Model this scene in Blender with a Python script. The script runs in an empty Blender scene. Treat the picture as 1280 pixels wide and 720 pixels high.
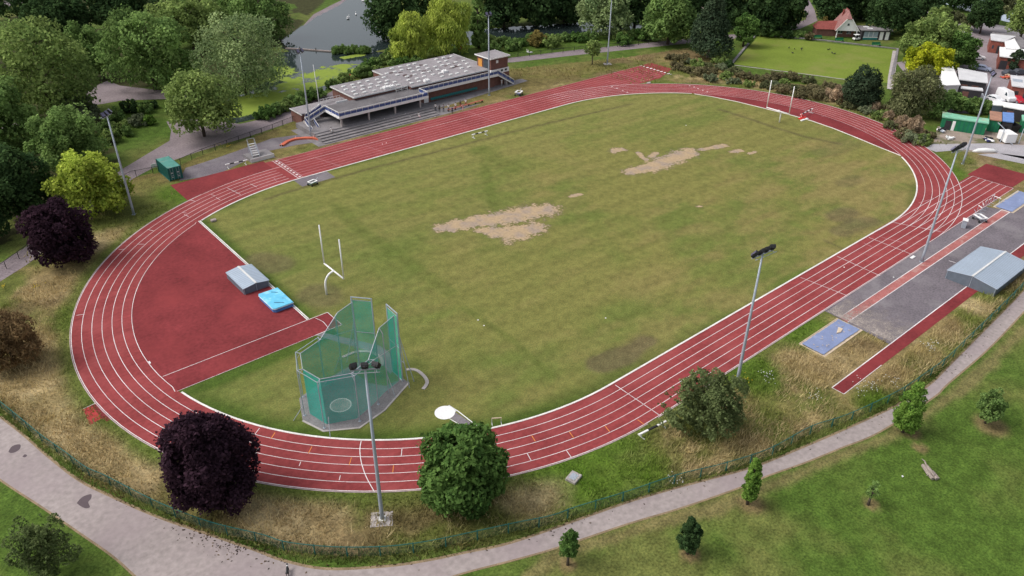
import bpy, math, random
import numpy as np
from mathutils import Vector, Matrix
random.seed(11)
R = math.radians
C = bpy.context.scene.collection
scene = bpy.context.scene

# ------------------------------------------------------------------ camera
cam = bpy.data.cameras.new('camera')
co = bpy.data.objects.new('camera', cam); C.objects.link(co)
co.location = (-92.85074, -90.35531, 60.03463)
co.matrix_world = Matrix.Translation(co.location) @ Matrix.Rotation(-0.70502, 4, 'Z') @ Matrix.Rotation(math.pi/2-0.54919, 4, 'X') @ Matrix.Rotation(0.008, 4, 'Z')
cam.sensor_width = 36; cam.lens = 971.688/1280*36
cam.clip_end = 6000; cam.clip_start = 1
scene.camera = co

# ------------------------------------------------------------------ light
SUN_EL, SUN_AZ = 50, 142      # azimuth of the direction towards the sun, counter-clockwise from +X
w = bpy.data.worlds.new('World'); scene.world = w; w.use_nodes = True
nt = w.node_tree; bg = nt.nodes['Background']
sky = nt.nodes.new('ShaderNodeTexSky'); sky.sky_type = 'NISHITA'; sky.sun_disc = False
sky.sun_elevation = R(SUN_EL); sky.sun_rotation = R(90-SUN_AZ)
sky.dust_density = 4.0; sky.ozone_density = 1.0
hs = nt.nodes.new('ShaderNodeHueSaturation'); hs.inputs['Saturation'].default_value = 0.36
nt.links.new(sky.outputs['Color'], hs.inputs['Color']); nt.links.new(hs.outputs['Color'], bg.inputs['Color'])
bg.inputs['Strength'].default_value = 0.185
sl = bpy.data.lights.new('sun', 'SUN'); sl.energy = 1.6; sl.angle = R(28); sl.color = (1, .965, .91)
so = bpy.data.objects.new('sun', sl); C.objects.link(so)
d = Vector((math.cos(R(SUN_EL))*math.cos(R(SUN_AZ)), math.cos(R(SUN_EL))*math.sin(R(SUN_AZ)), math.sin(R(SUN_EL))))
so.rotation_euler = d.to_track_quat('Z', 'Y').to_euler(); so.location = (0, 0, 120)
scene.view_settings.view_transform = 'Standard'; scene.view_settings.look = 'None'
scene.view_settings.exposure = 0; scene.view_settings.gamma = 1
try:
    cy = scene.cycles
    cy.max_bounces = 6; cy.diffuse_bounces = 3; cy.glossy_bounces = 2; cy.transmission_bounces = 3; cy.transparent_max_bounces = 14
    cy.caustics_reflective = False; cy.caustics_refractive = False
    cy.use_adaptive_sampling = True
except Exception: pass

# ------------------------------------------------------------------ materials
def new_mat(name):
    m = bpy.data.materials.new(name); m.use_nodes = True
    t = m.node_tree; b = t.nodes['Principled BSDF']
    return m, t, b
def mathn(t, op, a, b=None, c=None, clamp=False):
    n = t.nodes.new('ShaderNodeMath'); n.operation = op; n.use_clamp = clamp
    for i, v in enumerate((a, b, c)):
        if v is None: continue
        if isinstance(v, (int, float)): n.inputs[i].default_value = v
        else: t.links.new(v, n.inputs[i])
    return n.outputs[0]
def noise(t, scale, detail=3, rough=.55, coord='Object', stretch=None, dist=0):
    tc = t.nodes.new('ShaderNodeTexCoord'); src = tc.outputs[coord]
    if stretch:
        mp = t.nodes.new('ShaderNodeMapping'); mp.inputs['Scale'].default_value = stretch
        if len(stretch) > 3: pass
        t.links.new(src, mp.inputs['Vector']); src = mp.outputs[0]
    n = t.nodes.new('ShaderNodeTexNoise'); n.inputs['Scale'].default_value = scale
    n.inputs['Detail'].default_value = detail; n.inputs['Roughness'].default_value = rough; n.inputs['Distortion'].default_value = dist
    t.links.new(src, n.inputs['Vector'])
    return n.outputs['Fac']
def mixc(t, fac, a, b, mode='MIX'):
    n = t.nodes.new('ShaderNodeMix'); n.data_type = 'RGBA'; n.blend_type = mode
    for k, v in ((0, fac), (6, a), (7, b)):
        s = n.inputs[k]
        if isinstance(v, (int, float)): s.default_value = v
        elif isinstance(v, (tuple, list)): s.default_value = (*v[:3], 1)
        else: t.links.new(v, s)
    return n.outputs[2]
def remap(t, v, a, b, c=0., d=1.):
    n = t.nodes.new('ShaderNodeMapRange'); n.clamp = True
    t.links.new(v, n.inputs[0])
    for i, x in enumerate((a, b, c, d)): n.inputs[i+1].default_value = x
    return n.outputs[0]
def scalec(t, col, fac):
    g = t.nodes.new('ShaderNodeVectorMath'); g.operation = 'SCALE'
    if isinstance(col, (tuple, list)): g.inputs[0].default_value = col[:3]
    else: t.links.new(col, g.inputs[0])
    if isinstance(fac, (int, float)): g.inputs['Scale'].default_value = fac
    else: t.links.new(fac, g.inputs['Scale'])
    return g.outputs[0]
def mat(name, col, rough=.75, metal=0., var=.18, scale=1.5, fine=.1, spec=.35, stain=None, stain_scale=.4, stain_lo=.52, stain_hi=.68):
    m, t, b = new_mat(name)
    n1 = remap(t, noise(t, scale, 5, .6), .3, .7, 1-var, 1+var)
    n2 = remap(t, noise(t, scale*14, 2), .3, .7, 1-fine, 1+fine)
    c = scalec(t, col, mathn(t, 'MULTIPLY', n1, n2))
    if stain:
        f = remap(t, noise(t, stain_scale, 6, .65), stain_lo, stain_hi)
        c = mixc(t, f, c, stain)
    t.links.new(c, b.inputs['Base Color'])
    b.inputs['Roughness'].default_value = rough; b.inputs['Metallic'].default_value = metal
    b.inputs['Specular IOR Level'].default_value = spec
    return m
def grass_mat(name, fine_scale=3.2, amt=.34, bare=False, streak=None):
    """colour from the mesh attribute 'Col' (dry, lush and worn areas), broken up by blades-sized and clump-sized noise"""
    m, t, b = new_mat(name)
    at = t.nodes.new('ShaderNodeAttribute'); at.attribute_name = 'Col'
    c = at.outputs['Color']
    n1 = remap(t, noise(t, fine_scale, 4, .7, stretch=streak), .28, .72, 1-amt, 1+amt)
    n2 = remap(t, noise(t, fine_scale*.16, 4, .6), .3, .7, 1-amt*.55, 1+amt*.55)
    hue = remap(t, noise(t, fine_scale*.5, 3, .6), .35, .68)
    c = mixc(t, mathn(t, 'MULTIPLY', hue, .24), c, mixc(t, 1., c, (1.32, 1.04, .95), 'MULTIPLY'))
    c = scalec(t, c, mathn(t, 'MULTIPLY', n1, n2))
    if bare:
        n3 = noise(t, .55, 6, .72); n4 = noise(t, 2.2, 4, .6)
        v = mathn(t, 'ADD', at.outputs['Alpha'], mathn(t, 'MULTIPLY', mathn(t, 'SUBTRACT', mathn(t, 'ADD', n3, mathn(t, 'MULTIPLY', n4, .28)), .64), 1.45))
        rim = remap(t, v, .36, .5); ins = remap(t, v, .47, .66)
        soil = mixc(t, remap(t, noise(t, .33, 4), .46, .6), (.40, .295, .185), (.32, .25, .195))
        soil = scalec(t, soil, remap(t, n4, .3, .7, .82, 1.16))
        c = mixc(t, mathn(t, 'MULTIPLY', rim, .5), c, (.10, .085, .045))
        c = mixc(t, ins, c, soil)
    t.links.new(c, b.inputs['Base Color'])
    b.inputs['Roughness'].default_value = .95; b.inputs['Specular IOR Level'].default_value = .1
    return m
def attr_mat(name, trans=.28, gain=1.):
    m, t, b = new_mat(name)
    at = t.nodes.new('ShaderNodeAttribute'); at.attribute_name = 'Col'
    c = scalec(t, at.outputs['Color'], gain)
    df = t.nodes.new('ShaderNodeBsdfDiffuse'); tl = t.nodes.new('ShaderNodeBsdfTranslucent'); mx = t.nodes.new('ShaderNodeMixShader')
    t.links.new(c, df.inputs[0]); t.links.new(scalec(t, c, 1.15), tl.inputs[0]); mx.inputs[0].default_value = trans
    t.links.new(df.outputs[0], mx.inputs[1]); t.links.new(tl.outputs[0], mx.inputs[2])
    t.links.new(mx.outputs[0], t.nodes['Material Output'].inputs[0])
    t.nodes.remove(b)
    return m
def net_mat(name, col, pu, pv, wu, wv, rough=.7):
    """woven mesh: wires of width wu, wv at pitch pu, pv along the panel's UV (in metres); holes are see-through"""
    m, t, b = new_mat(name)
    uv = t.nodes.new('ShaderNodeUVMap'); sp = t.nodes.new('ShaderNodeSeparateXYZ'); t.links.new(uv.outputs[0], sp.inputs[0])
    fu = mathn(t, 'LESS_THAN', mathn(t, 'FRACT', mathn(t, 'DIVIDE', sp.outputs[0], pu)), wu/pu)
    fv = mathn(t, 'LESS_THAN', mathn(t, 'FRACT', mathn(t, 'DIVIDE', sp.outputs[1], pv)), wv/pv)
    f = mathn(t, 'MAXIMUM', fu, fv)
    b.inputs['Base Color'].default_value = (*col, 1); b.inputs['Roughness'].default_value = rough
    tr = t.nodes.new('ShaderNodeBsdfTransparent'); mx = t.nodes.new('ShaderNodeMixShader')
    t.links.new(f, mx.inputs[0]); t.links.new(tr.outputs[0], mx.inputs[1]); t.links.new(b.outputs[0], mx.inputs[2])
    t.links.new(mx.outputs[0], t.nodes['Material Output'].inputs[0])
    return m

M = {}
M['track'] = mat('red_running_surface', (.245, .047, .048), .9, var=.14, scale=.14, fine=.14, spec=.12, stain=(.31, .072, .072), stain_scale=.16, stain_lo=.46, stain_hi=.74)
M['apron'] = mat('dark_red_apron', (.19, .033, .036), .9, var=.2, scale=.15, fine=.16, spec=.12, stain=(.25, .043, .045), stain_scale=.1, stain_lo=.5, stain_hi=.72)
M['runway'] = mat('worn_red_runway', (.36, .13, .12), .9, var=.2, scale=.35, fine=.2, spec=.15, stain=(.45, .27, .24), stain_scale=.5)
M['patch'] = mat('bright_red_patch', (.38, .05, .05), .9, var=.1, scale=.6, fine=.15, spec=.15)
def streak(m, stretch, amt):
    t = m.node_tree; b = t.nodes['Principled BSDF']; l = b.inputs['Base Color'].links[0]; src = l.from_socket
    t.links.new(scalec(t, src, remap(t, noise(t, 1., 4, .7, stretch=stretch), .3, .7, 1-amt, 1+amt)), b.inputs['Base Color'])
streak(M['track'], (.035, .9, 1), .10); streak(M['apron'], (.25, .06, 1), .09)
M['line'] = mat('white_line_paint', (.78, .74, .74), .8, var=.12, scale=.6, fine=.1, spec=.2)
M['linepink'] = mat('worn_line_paint', (.56, .34, .36), .8, var=.2, scale=.6, fine=.1, spec=.2)
def worn(m, lo):
    t = m.node_tree; b = t.nodes['Principled BSDF']; tr = t.nodes.new('ShaderNodeBsdfTransparent'); mx = t.nodes.new('ShaderNodeMixShader')
    f = mathn(t, 'MULTIPLY', remap(t, noise(t, 2.6, 5, .75), .30, .44, lo, 1.), remap(t, noise(t, .12, 3), .3, .6, .72, 1.))
    t.links.new(f, mx.inputs[0]); t.links.new(tr.outputs[0], mx.inputs[1]); t.links.new(b.outputs[0], mx.inputs[2]); t.links.new(mx.outputs[0], t.nodes['Material Output'].inputs[0])
worn(M['line'], .45); worn(M['linepink'], .3)
M['orange'] = mat('orange_line_paint', (.75, .27, .06), .8, var=.15, spec=.2)
M['kerb'] = mat('white_kerb', (.72, .69, .66), .8, var=.16, scale=.5, fine=.15)
M['asphalt'] = mat('grey_asphalt', (.155, .135, .15), .9, var=.16, scale=.25, fine=.24, spec=.2, stain=(.25, .23, .235), stain_scale=.17, stain_lo=.5, stain_hi=.78)
M['sandstain'] = mat('scattered_sand', (.40, .345, .31), .95, var=.2, scale=.6, fine=.2, spec=.1)
def speckle(m, sc, lo, hi, edge):
    t = m.node_tree; b = t.nodes['Principled BSDF']; tr = t.nodes.new('ShaderNodeBsdfTransparent'); mx = t.nodes.new('ShaderNodeMixShader')
    tc = t.nodes.new('ShaderNodeTexCoord'); sp = t.nodes.new('ShaderNodeSeparateXYZ'); t.links.new(tc.outputs['Object'], sp.inputs[0])
    fall = remap(t, sp.outputs[0], edge[0], edge[1], .20, -.2)
    f = remap(t, mathn(t, 'ADD', mathn(t, 'ADD', mathn(t, 'MULTIPLY', noise(t, sc, 6, .75), .6), mathn(t, 'MULTIPLY', noise(t, sc*9, 2), .4)), fall), lo, hi)
    t.links.new(f, mx.inputs[0]); t.links.new(tr.outputs[0], mx.inputs[1]); t.links.new(b.outputs[0], mx.inputs[2]); t.links.new(mx.outputs[0], t.nodes['Material Output'].inputs[0])
speckle(M['sandstain'], .8, .47, .80, (0., 13.))
M['path'] = mat('pinkish_grey_path', (.325, .279, .268), .92, var=.09, scale=.12, fine=.16, spec=.15, stain=(.30, .243, .25), stain_scale=.09, stain_lo=.45, stain_hi=.75)
M['pathdark'] = mat('park_path_tarmac', (.225, .185, .195), .92, var=.16, scale=.2, fine=.2, spec=.15)
M['patchtar'] = mat('dark_tar_patch', (.10, .075, .083), .9, var=.1)
M['dirt'] = mat('trodden_dirt', (.25, .185, .115), .95, var=.25, scale=.8, fine=.3, spec=.1)
M['concrete'] = mat('weathered_concrete', (.40, .36, .345), .9, var=.2, scale=.8, fine=.15)
M['darkconc'] = mat('grey_concrete', (.20, .185, .19), .92, var=.22, scale=.5, fine=.2)
M['roof'] = mat('felt_roof', (.26, .238, .248), .9, var=.2, scale=.3, fine=.2, stain=(.175, .155, .165), stain_scale=.25)
M['deck'] = mat('worn_deck', (.135, .125, .13), .9, var=.2, scale=.3, fine=.2)
M['white'] = mat('white_paint', (.80, .79, .78), .55, var=.06, scale=1)
M['offwhite'] = mat('off_white_panel', (.62, .62, .61), .6, var=.1, scale=.8)
M['brick'] = mat('brown_brick', (.165, .078, .062), .9, var=.2, scale=1.3, fine=.25)
M['redbrick'] = mat('red_brick', (.24, .075, .055), .9, var=.25, scale=1.3, fine=.3)
M['steel'] = mat('galvanised_steel', (.40, .44, .50), .5, metal=.25, var=.1, scale=1)
M['polesteel'] = mat('grey_pole_paint', (.36, .40, .46), .5, metal=.1, var=.08, scale=.5)
M['blue'] = mat('blue_rail_panel', (.055, .085, .24), .6, var=.15)
M['dark'] = mat('dark_interior', (.035, .032, .036), .8, var=.2)
M['black'] = mat('black_paint', (.018, .018, .02), .6, var=.1)
M['glass'] = mat('dark_glass', (.045, .06, .075), .12, var=.1, spec=.6)
M['lamp'] = mat('lamp_lens', (.11, .10, .17), .2, var=.15, spec=.6)
M['green'] = mat('dark_green_steel', (.012, .115, .10), .55, var=.16, scale=.9, fine=.12)
M['greentop'] = mat('toplit_weathered_green_steel', (.07, .24, .2), .6, var=.22, scale=.8, fine=.15, stain=(.16, .24, .19), stain_scale=.7)  # container top: paler than the sides, light from above put into the colour; patchy stain
M['containergreen'] = mat('bright_green_steel', (.012, .17, .075), .6, var=.2, scale=.8)
M['palegreen'] = mat('pale_green_roof', (.20, .48, .33), .7, var=.25, scale=.6, stain=(.38, .42, .30), stain_scale=.35)
M['rust'] = mat('rusty_brown_sheet', (.36, .19, .13), .85, var=.3, scale=.6)
M['bluesheet'] = mat('blue_sheet', (.13, .24, .52), .7, var=.15)
M['tarp'] = mat('blue_tarpaulin', (.20, .245, .40), .7, var=.14, scale=.5, fine=.1, stain=(.33, .37, .50), stain_scale=1.3, stain_lo=.6, stain_hi=.72)
M['mat'] = mat('light_blue_mat_cover', (.13, .50, .72), .5, var=.12, scale=.8, stain=(.33, .65, .78), stain_scale=.9)
M['matside'] = mat('blue_mat_side', (.07, .19, .46), .55, var=.12)
M['sand'] = mat('pale_sand', (.56, .45, .33), .95, var=.18, scale=1.2, fine=.2)
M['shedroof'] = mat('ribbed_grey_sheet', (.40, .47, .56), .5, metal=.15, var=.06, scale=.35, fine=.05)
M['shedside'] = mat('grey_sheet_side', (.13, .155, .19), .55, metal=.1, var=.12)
M['wood'] = mat('weathered_wood', (.33, .27, .25), .9, var=.3, scale=2.5, fine=.25)
M['bark'] = mat('brown_bark', (.085, .065, .05), .95, var=.3, scale=3, fine=.3)
M['palebark'] = mat('pale_bark', (.30, .25, .22), .95, var=.3, scale=3, fine=.3)
M['redwood'] = mat('red_brown_bench', (.33, .09, .06), .8, var=.2)
M['roofred'] = mat('red_clay_tiles', (.25, .065, .055), .85, var=.2, scale=1.5, fine=.25)
M['roofpink'] = mat('faded_clay_tiles', (.27, .13, .12), .85, var=.2, scale=1.5, fine=.25)
M['seat'] = mat('teal_seat', (.03, .20, .20), .6, var=.2)
M['red'] = mat('red_plastic', (.62, .03, .025), .5, var=.1)
M['skin'] = mat('skin', (.36, .20, .14), .6, var=.05)
M['skindark'] = mat('dark_skin', (.09, .048, .033), .6, var=.05)
M['hair'] = mat('dark_hair', (.018, .013, .01), .7, var=.1)
M['navy'] = mat('navy_cloth', (.03, .035, .11), .8, var=.1)
M['redcloth'] = mat('red_cloth', (.34, .04, .05), .8, var=.1)
M['pinkcloth'] = mat('pink_cloth', (.62, .33, .33), .8, var=.1)
M['greycloth'] = mat('grey_cloth', (.2, .2, .22), .8, var=.1)
M['yellow'] = mat('yellow_flowers', (.72, .52, .02), .7, var=.15)
M['tyre'] = mat('black_rubber', (.02, .02, .021), .8, var=.1)
M['carblue'] = mat('pale_blue_car_paint', (.42, .47, .62), .3, var=.05, spec=.5)
M['carwhite'] = mat('white_car_paint', (.78, .78, .79), .3, var=.04, spec=.5)
M['cardark'] = mat('dark_grey_car_paint', (.06, .065, .08), .3, var=.1, spec=.5)
M['carred'] = mat('red_car_paint', (.5, .03, .05), .3, var=.05, spec=.5)
M['orangenet'] = mat('orange_netting', (.55, .13, .07), .8, var=.3)
M['leaf'] = attr_mat('leaf_foliage', .36, 2.45)
M['straw'] = attr_mat('long_grass_blades', .25)
M['net'] = net_mat('green_netting', (.005, .43, .34), .045, .045, .0158, .0158)
M['weld'] = net_mat('green_welded_mesh', (.008, .10, .085), .05, .2, .0085, .012)
M['railmesh'] = net_mat('dark_railing_bars', (.02, .02, .022), .12, 2.5, .024, .04)

# ------------------------------------------------------------------ mesh helpers
class MB:
    def __init__(s): s.v = []; s.f = []; s.uv = []; s.mi = []; s.cur = 0
    def add(s, vs, fs, uvs=None):
        o = len(s.v); s.v += [tuple(p) for p in vs]; s.f += [tuple(i+o for i in f) for f in fs]
        s.mi += [s.cur]*len(fs)
        for k, f in enumerate(fs): s.uv.append(uvs[k] if uvs else [(0, 0)]*len(f))
        return s
    def box(s, x0, y0, z0, x1, y1, z1):
        v = [(x0,y0,z0),(x1,y0,z0),(x1,y1,z0),(x0,y1,z0),(x0,y0,z1),(x1,y0,z1),(x1,y1,z1),(x0,y1,z1)]
        return s.add(v, [(3,2,1,0),(4,5,6,7),(0,1,5,4),(1,2,6,5),(2,3,7,6),(3,0,4,7)])
    def obox(s, c, size, m=None):
        hx, hy, hz = [q/2 for q in size]; m = m or Matrix.Identity(3); c = Vector(c)
        v = [c + m @ Vector((a*hx, b*hy, d*hz)) for d in (-1,1) for a, b in ((-1,-1),(1,-1),(1,1),(-1,1))]
        return s.add(v, [(3,2,1,0),(4,5,6,7),(0,1,5,4),(1,2,6,5),(2,3,7,6),(3,0,4,7)])
    def bar(s, p, q, w, h=None):
        p, q = Vector(p), Vector(q); h = h or w; d = (q-p); L = d.length
        if L < 1e-6: return s
        d.normalize(); up = Vector((0,0,1)) if abs(d.z) < .95 else Vector((0,1,0))
        a = d.cross(up).normalized(); b = a.cross(d)
        v = [e + a*(i*w/2) + b*(j*h/2) for e in (p, q) for i, j in ((-1,-1),(1,-1),(1,1),(-1,1))]
        return s.add(v, [(0,1,2,3),(7,6,5,4),(0,4,5,1),(1,5,6,2),(2,6,7,3),(3,7,4,0)])
    def tube(s, pts, r, n=8, caps=True):
        pts = [Vector(p) for p in pts]; k = len(pts)
        rr = r if isinstance(r, (list, tuple)) else [r]*k
        vs = []; prev = None
        for i, p in enumerate(pts):
            d = (pts[min(i+1,k-1)] - pts[max(i-1,0)]).normalized()
            ref = Vector((0,0,1)) if abs(d.z) < .9 else Vector((1,0,0))
            a = d.cross(ref).normalized() if prev is None else (prev - d*prev.dot(d)).normalized()
            prev = a; b = d.cross(a)
            for j in range(n):
                t = 2*math.pi*j/n; vs.append(p + (a*math.cos(t) + b*math.sin(t))*rr[i])
        fs = [(i*n+j, i*n+(j+1)%n, (i+1)*n+(j+1)%n, (i+1)*n+j) for i in range(k-1) for j in range(n)]
        if caps: fs += [tuple(range(n))[::-1], tuple((k-1)*n+j for j in range(n))]
        return s.add(vs, fs)
    def prism(s, poly, z0, z1):
        n = len(poly)
        if area(poly) < 0: poly = poly[::-1]
        v = [(p[0],p[1],z0) for p in poly] + [(p[0],p[1],z1) for p in poly]
        return s.add(v, [tuple(range(n))[::-1], tuple(range(n,2*n))] + [(i,(i+1)%n,n+(i+1)%n,n+i) for i in range(n)])
    def sheet(s, poly, z=0):
        if area(poly) < 0: poly = poly[::-1]
        return s.add([(p[0],p[1],z) for p in poly], [tuple(range(len(poly)))])
    def ribbon(s, pts, w, z=0, closed=False):
        pts = [Vector((p[0],p[1])) for p in pts]; n = len(pts); L = []; Rr = []
        for i, p in enumerate(pts):
            a = pts[(i-1)%n] if closed or i > 0 else p; b = pts[(i+1)%n] if closed or i < n-1 else p
            d = (b-a).normalized(); nn = Vector((-d.y, d.x))*w/2; L.append(p+nn); Rr.append(p-nn)
        v = [(q.x,q.y,z) for q in L] + [(q.x,q.y,z) for q in Rr]; m = n if closed else n-1
        return s.add(v, [(n+i, n+(i+1)%n, (i+1)%n, i) for i in range(m)])
    def kerb(s, pts, w, z0, z1, closed=False):
        pts = [Vector((p[0],p[1])) for p in pts]; n = len(pts); v = []
        for i, p in enumerate(pts):
            a = pts[(i-1)%n] if closed or i > 0 else p; b = pts[(i+1)%n] if closed or i < n-1 else p
            d = (b-a).normalized(); nn = Vector((-d.y, d.x))*w/2
            v += [(p.x+nn.x,p.y+nn.y,z0),(p.x+nn.x,p.y+nn.y,z1),(p.x-nn.x,p.y-nn.y,z1),(p.x-nn.x,p.y-nn.y,z0)]
        fs = []
        for i in range(n if closed else n-1):
            a = 4*i; b = 4*((i+1)%n)
            fs += [(a,a+1,b+1,b),(a+1,a+2,b+2,b+1),(a+2,a+3,b+3,b+2)]
        return s.add(v, fs)
    def panel(s, p0, p1, z0, z1, z0b=None, z1b=None):
        """upright net panel with UV in metres"""
        L = math.hypot(p1[0]-p0[0], p1[1]-p0[1]); z0b = z0 if z0b is None else z0b; z1b = z1 if z1b is None else z1b
        u = s.uo if hasattr(s, 'uo') else 0.; s.uo = u+L
        return s.add([(p0[0],p0[1],z0),(p1[0],p1[1],z0b),(p1[0],p1[1],z1b),(p0[0],p0[1],z1)], [(0,1,2,3)],
                     [[(u,z0),(u+L,z0b),(u+L,z1b),(u,z1)]])
    def build(s, name, m, parent=None, smooth=False, bevel=0):
        me = bpy.data.meshes.new(name); me.from_pydata(s.v, [], s.f); me.update()
        uvl = me.uv_layers.new(name='UVMap')
        flat = [c for f in s.uv for p in f for c in p]
        uvl.data.foreach_set('uv', flat)
        ms = m if isinstance(m, list) else [m]
        for q in ms: me.materials.append(q)
        if len(ms) > 1: me.polygons.foreach_set('material_index', s.mi)
        if smooth: me.polygons.foreach_set('use_smooth', [True]*len(me.polygons))
        o = bpy.data.objects.new(name, me); C.objects.link(o)
        if parent: o.parent = parent
        if bevel:
            b = o.modifiers.new('bevel', 'BEVEL'); b.width = bevel; b.segments = 1; b.limit_method = 'ANGLE'
        return o
def area(p): return sum(p[i][0]*p[(i+1)%len(p)][1]-p[(i+1)%len(p)][0]*p[i][1] for i in range(len(p)))/2
def tag(o, label, cat, group=None):
    o['label'] = label; o['category'] = cat
    if group: o['group'] = group
    return o
def thing(name, label, cat, loc=(0,0,0), rz=0, group=None):
    o = bpy.data.objects.new(name, None); C.objects.link(o); o.empty_display_size = .3
    o.location = (loc[0], loc[1], loc[2] if len(loc) > 2 else 0); o.rotation_euler = (0,0,rz)
    return tag(o, label, cat, group)
def struct(o): o['kind'] = 'structure'; return o
def dup(root, loc, rz=None, label=None, group=None, scale=None):
    r = root.copy(); C.objects.link(r); r.location = (loc[0], loc[1], loc[2] if len(loc) > 2 else 0)
    if rz is not None: r.rotation_euler = (0,0,rz)
    if scale: r.scale = scale if not isinstance(scale, (int, float)) else (scale,)*3
    if label: r['label'] = label
    if group: r['group'] = group
    for ch in list(root.children):
        c = ch.copy(); C.objects.link(c); c.parent = r
        for g in ch.children:
            e = g.copy(); C.objects.link(e); e.parent = c
    return r
def smooth_line(p, n=8):
    out = []; k = len(p)
    for i in range(k-1):
        p0, p1, p2, p3 = [np.array(p[min(max(j,0),k-1)]) for j in (i-1,i,i+1,i+2)]
        for j in range(n):
            t = j/n; out.append(tuple(.5*((2*p1)+(-p0+p2)*t+(2*p0-5*p1+4*p2-p3)*t*t+(-p0+3*p1-3*p2+p3)*t**3)))
    return out + [tuple(p[-1])]
def grid_mesh(name, m, co, faces, cols, parent=None):
    me = bpy.data.meshes.new(name)
    me.vertices.add(len(co)); me.vertices.foreach_set('co', np.ascontiguousarray(co, np.float32).ravel())
    k = faces.shape[1]; nf = len(faces)
    me.loops.add(nf*k); me.loops.foreach_set('vertex_index', faces.astype(np.int32).ravel())
    me.polygons.add(nf); me.polygons.foreach_set('loop_start', np.arange(0, nf*k, k, dtype=np.int32))
    try: me.polygons.foreach_set('loop_total', np.full(nf, k, np.int32))
    except Exception: pass
    me.update(calc_edges=True)
    if cols is not None:
        a = me.attributes.new('Col', 'FLOAT_COLOR', 'POINT')
        if cols.shape[1] == 3: cols = np.concatenate([cols, np.ones((len(cols),1))], 1)
        a.data.foreach_set('color', np.ascontiguousarray(cols, np.float32).ravel())
    me.materials.append(m)
    o = bpy.data.objects.new(name, me); C.objects.link(o)
    if parent: o.parent = parent
    return o
_tab = np.random.default_rng(5).random((256,256))
def vnoise(x, y, s, seed=0):
    x = np.asarray(x)/s + seed*17.3 + 1000; y = np.asarray(y)/s + seed*31.7 + 1000
    xi = np.floor(x).astype(int); yi = np.floor(y).astype(int); fx = x-xi; fy = y-yi
    fx = fx*fx*(3-2*fx); fy = fy*fy*(3-2*fy); xi &= 255; yi &= 255; x1 = (xi+1)&255; y1 = (yi+1)&255
    return (_tab[xi,yi]*(1-fx)+_tab[x1,yi]*fx)*(1-fy)+(_tab[xi,y1]*(1-fx)+_tab[x1,y1]*fx)*fy
def fbm(x, y, s, seed=0, o=4):
    a = 0; t = 0; amp = 1
    for i in range(o): a = a+amp*vnoise(x, y, s/2**i, seed+i*3); t += amp; amp *= .55
    return a/t
def sstep(v, a, b): t = np.clip((v-a)/(b-a), 0, 1); return t*t*(3-2*t)
def inpoly(x, y, poly):
    ins = np.zeros(x.shape, bool); n = len(poly)
    for i in range(n):
        x0, y0 = poly[i]; x1, y1 = poly[(i+1)%n]
        if y0 == y1: continue
        c = ((y0 > y) != (y1 > y)) & (x < (x1-x0)*(y-y0)/(y1-y0)+x0); ins ^= c
    return ins
def dseg(x, y, p):
    """distance to a polyline"""
    d = np.full(np.shape(x), 1e9)
    for (x0,y0),(x1,y1) in zip(p[:-1], p[1:]):
        dx, dy = x1-x0, y1-y0; t = np.clip(((x-x0)*dx+(y-y0)*dy)/(dx*dx+dy*dy+1e-9), 0, 1)
        d = np.minimum(d, np.hypot(x-x0-t*dx, y-y0-t*dy))
    return d
def lerp(a, b, t): t = np.asarray(t)[..., None]; return np.asarray(a)*(1-t)+np.asarray(b)*t

# ------------------------------------------------------------------ track geometry (three-centre bends)
TL, TR1, TR2, TA = 34.808, 42.807, 40.359, .696
HW = TR1+(TR2-TR1)*math.cos(TA); CX2 = TL+(TR1-TR2)*math.sin(TA); LANE = 1.249
def oval(d, n=40):
    p = [];
    def arc(cx, cy, r, a0, a1, k):
        for i in range(k): a = a0+(a1-a0)*i/k; p.append((cx+r*math.cos(a), cy+r*math.sin(a)))
    c1 = HW-TR1; h = math.pi/2
    for i in range(12): p.append((-TL+2*TL*i/12, -(HW+d)))
    arc(TL, -c1, TR1+d, -h, -h+TA, n//2); arc(CX2, 0, TR2+d, -h+TA, h-TA, n); arc(TL, c1, TR1+d, h-TA, h, n//2)
    for i in range(12): p.append((TL-2*TL*i/12, HW+d))
    arc(-TL, c1, TR1+d, h, h+TA, n//2); arc(-CX2, 0, TR2+d, h+TA, 3*h-TA, n); arc(-TL, -c1, TR1+d, 3*h-TA, 3*h, n//2)
    return p
def tsdf(x, y):
    ax = np.abs(x); ay = np.abs(y); dx = ax-TL; dy = ay-(HW-TR1)
    d = np.where(dx > 0, np.hypot(dx, dy)-TR1, ay-HW)
    return np.where((dx > 0) & (np.arctan2(dx, dy) > TA), np.hypot(ax-CX2, y)-TR2, d)

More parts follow.
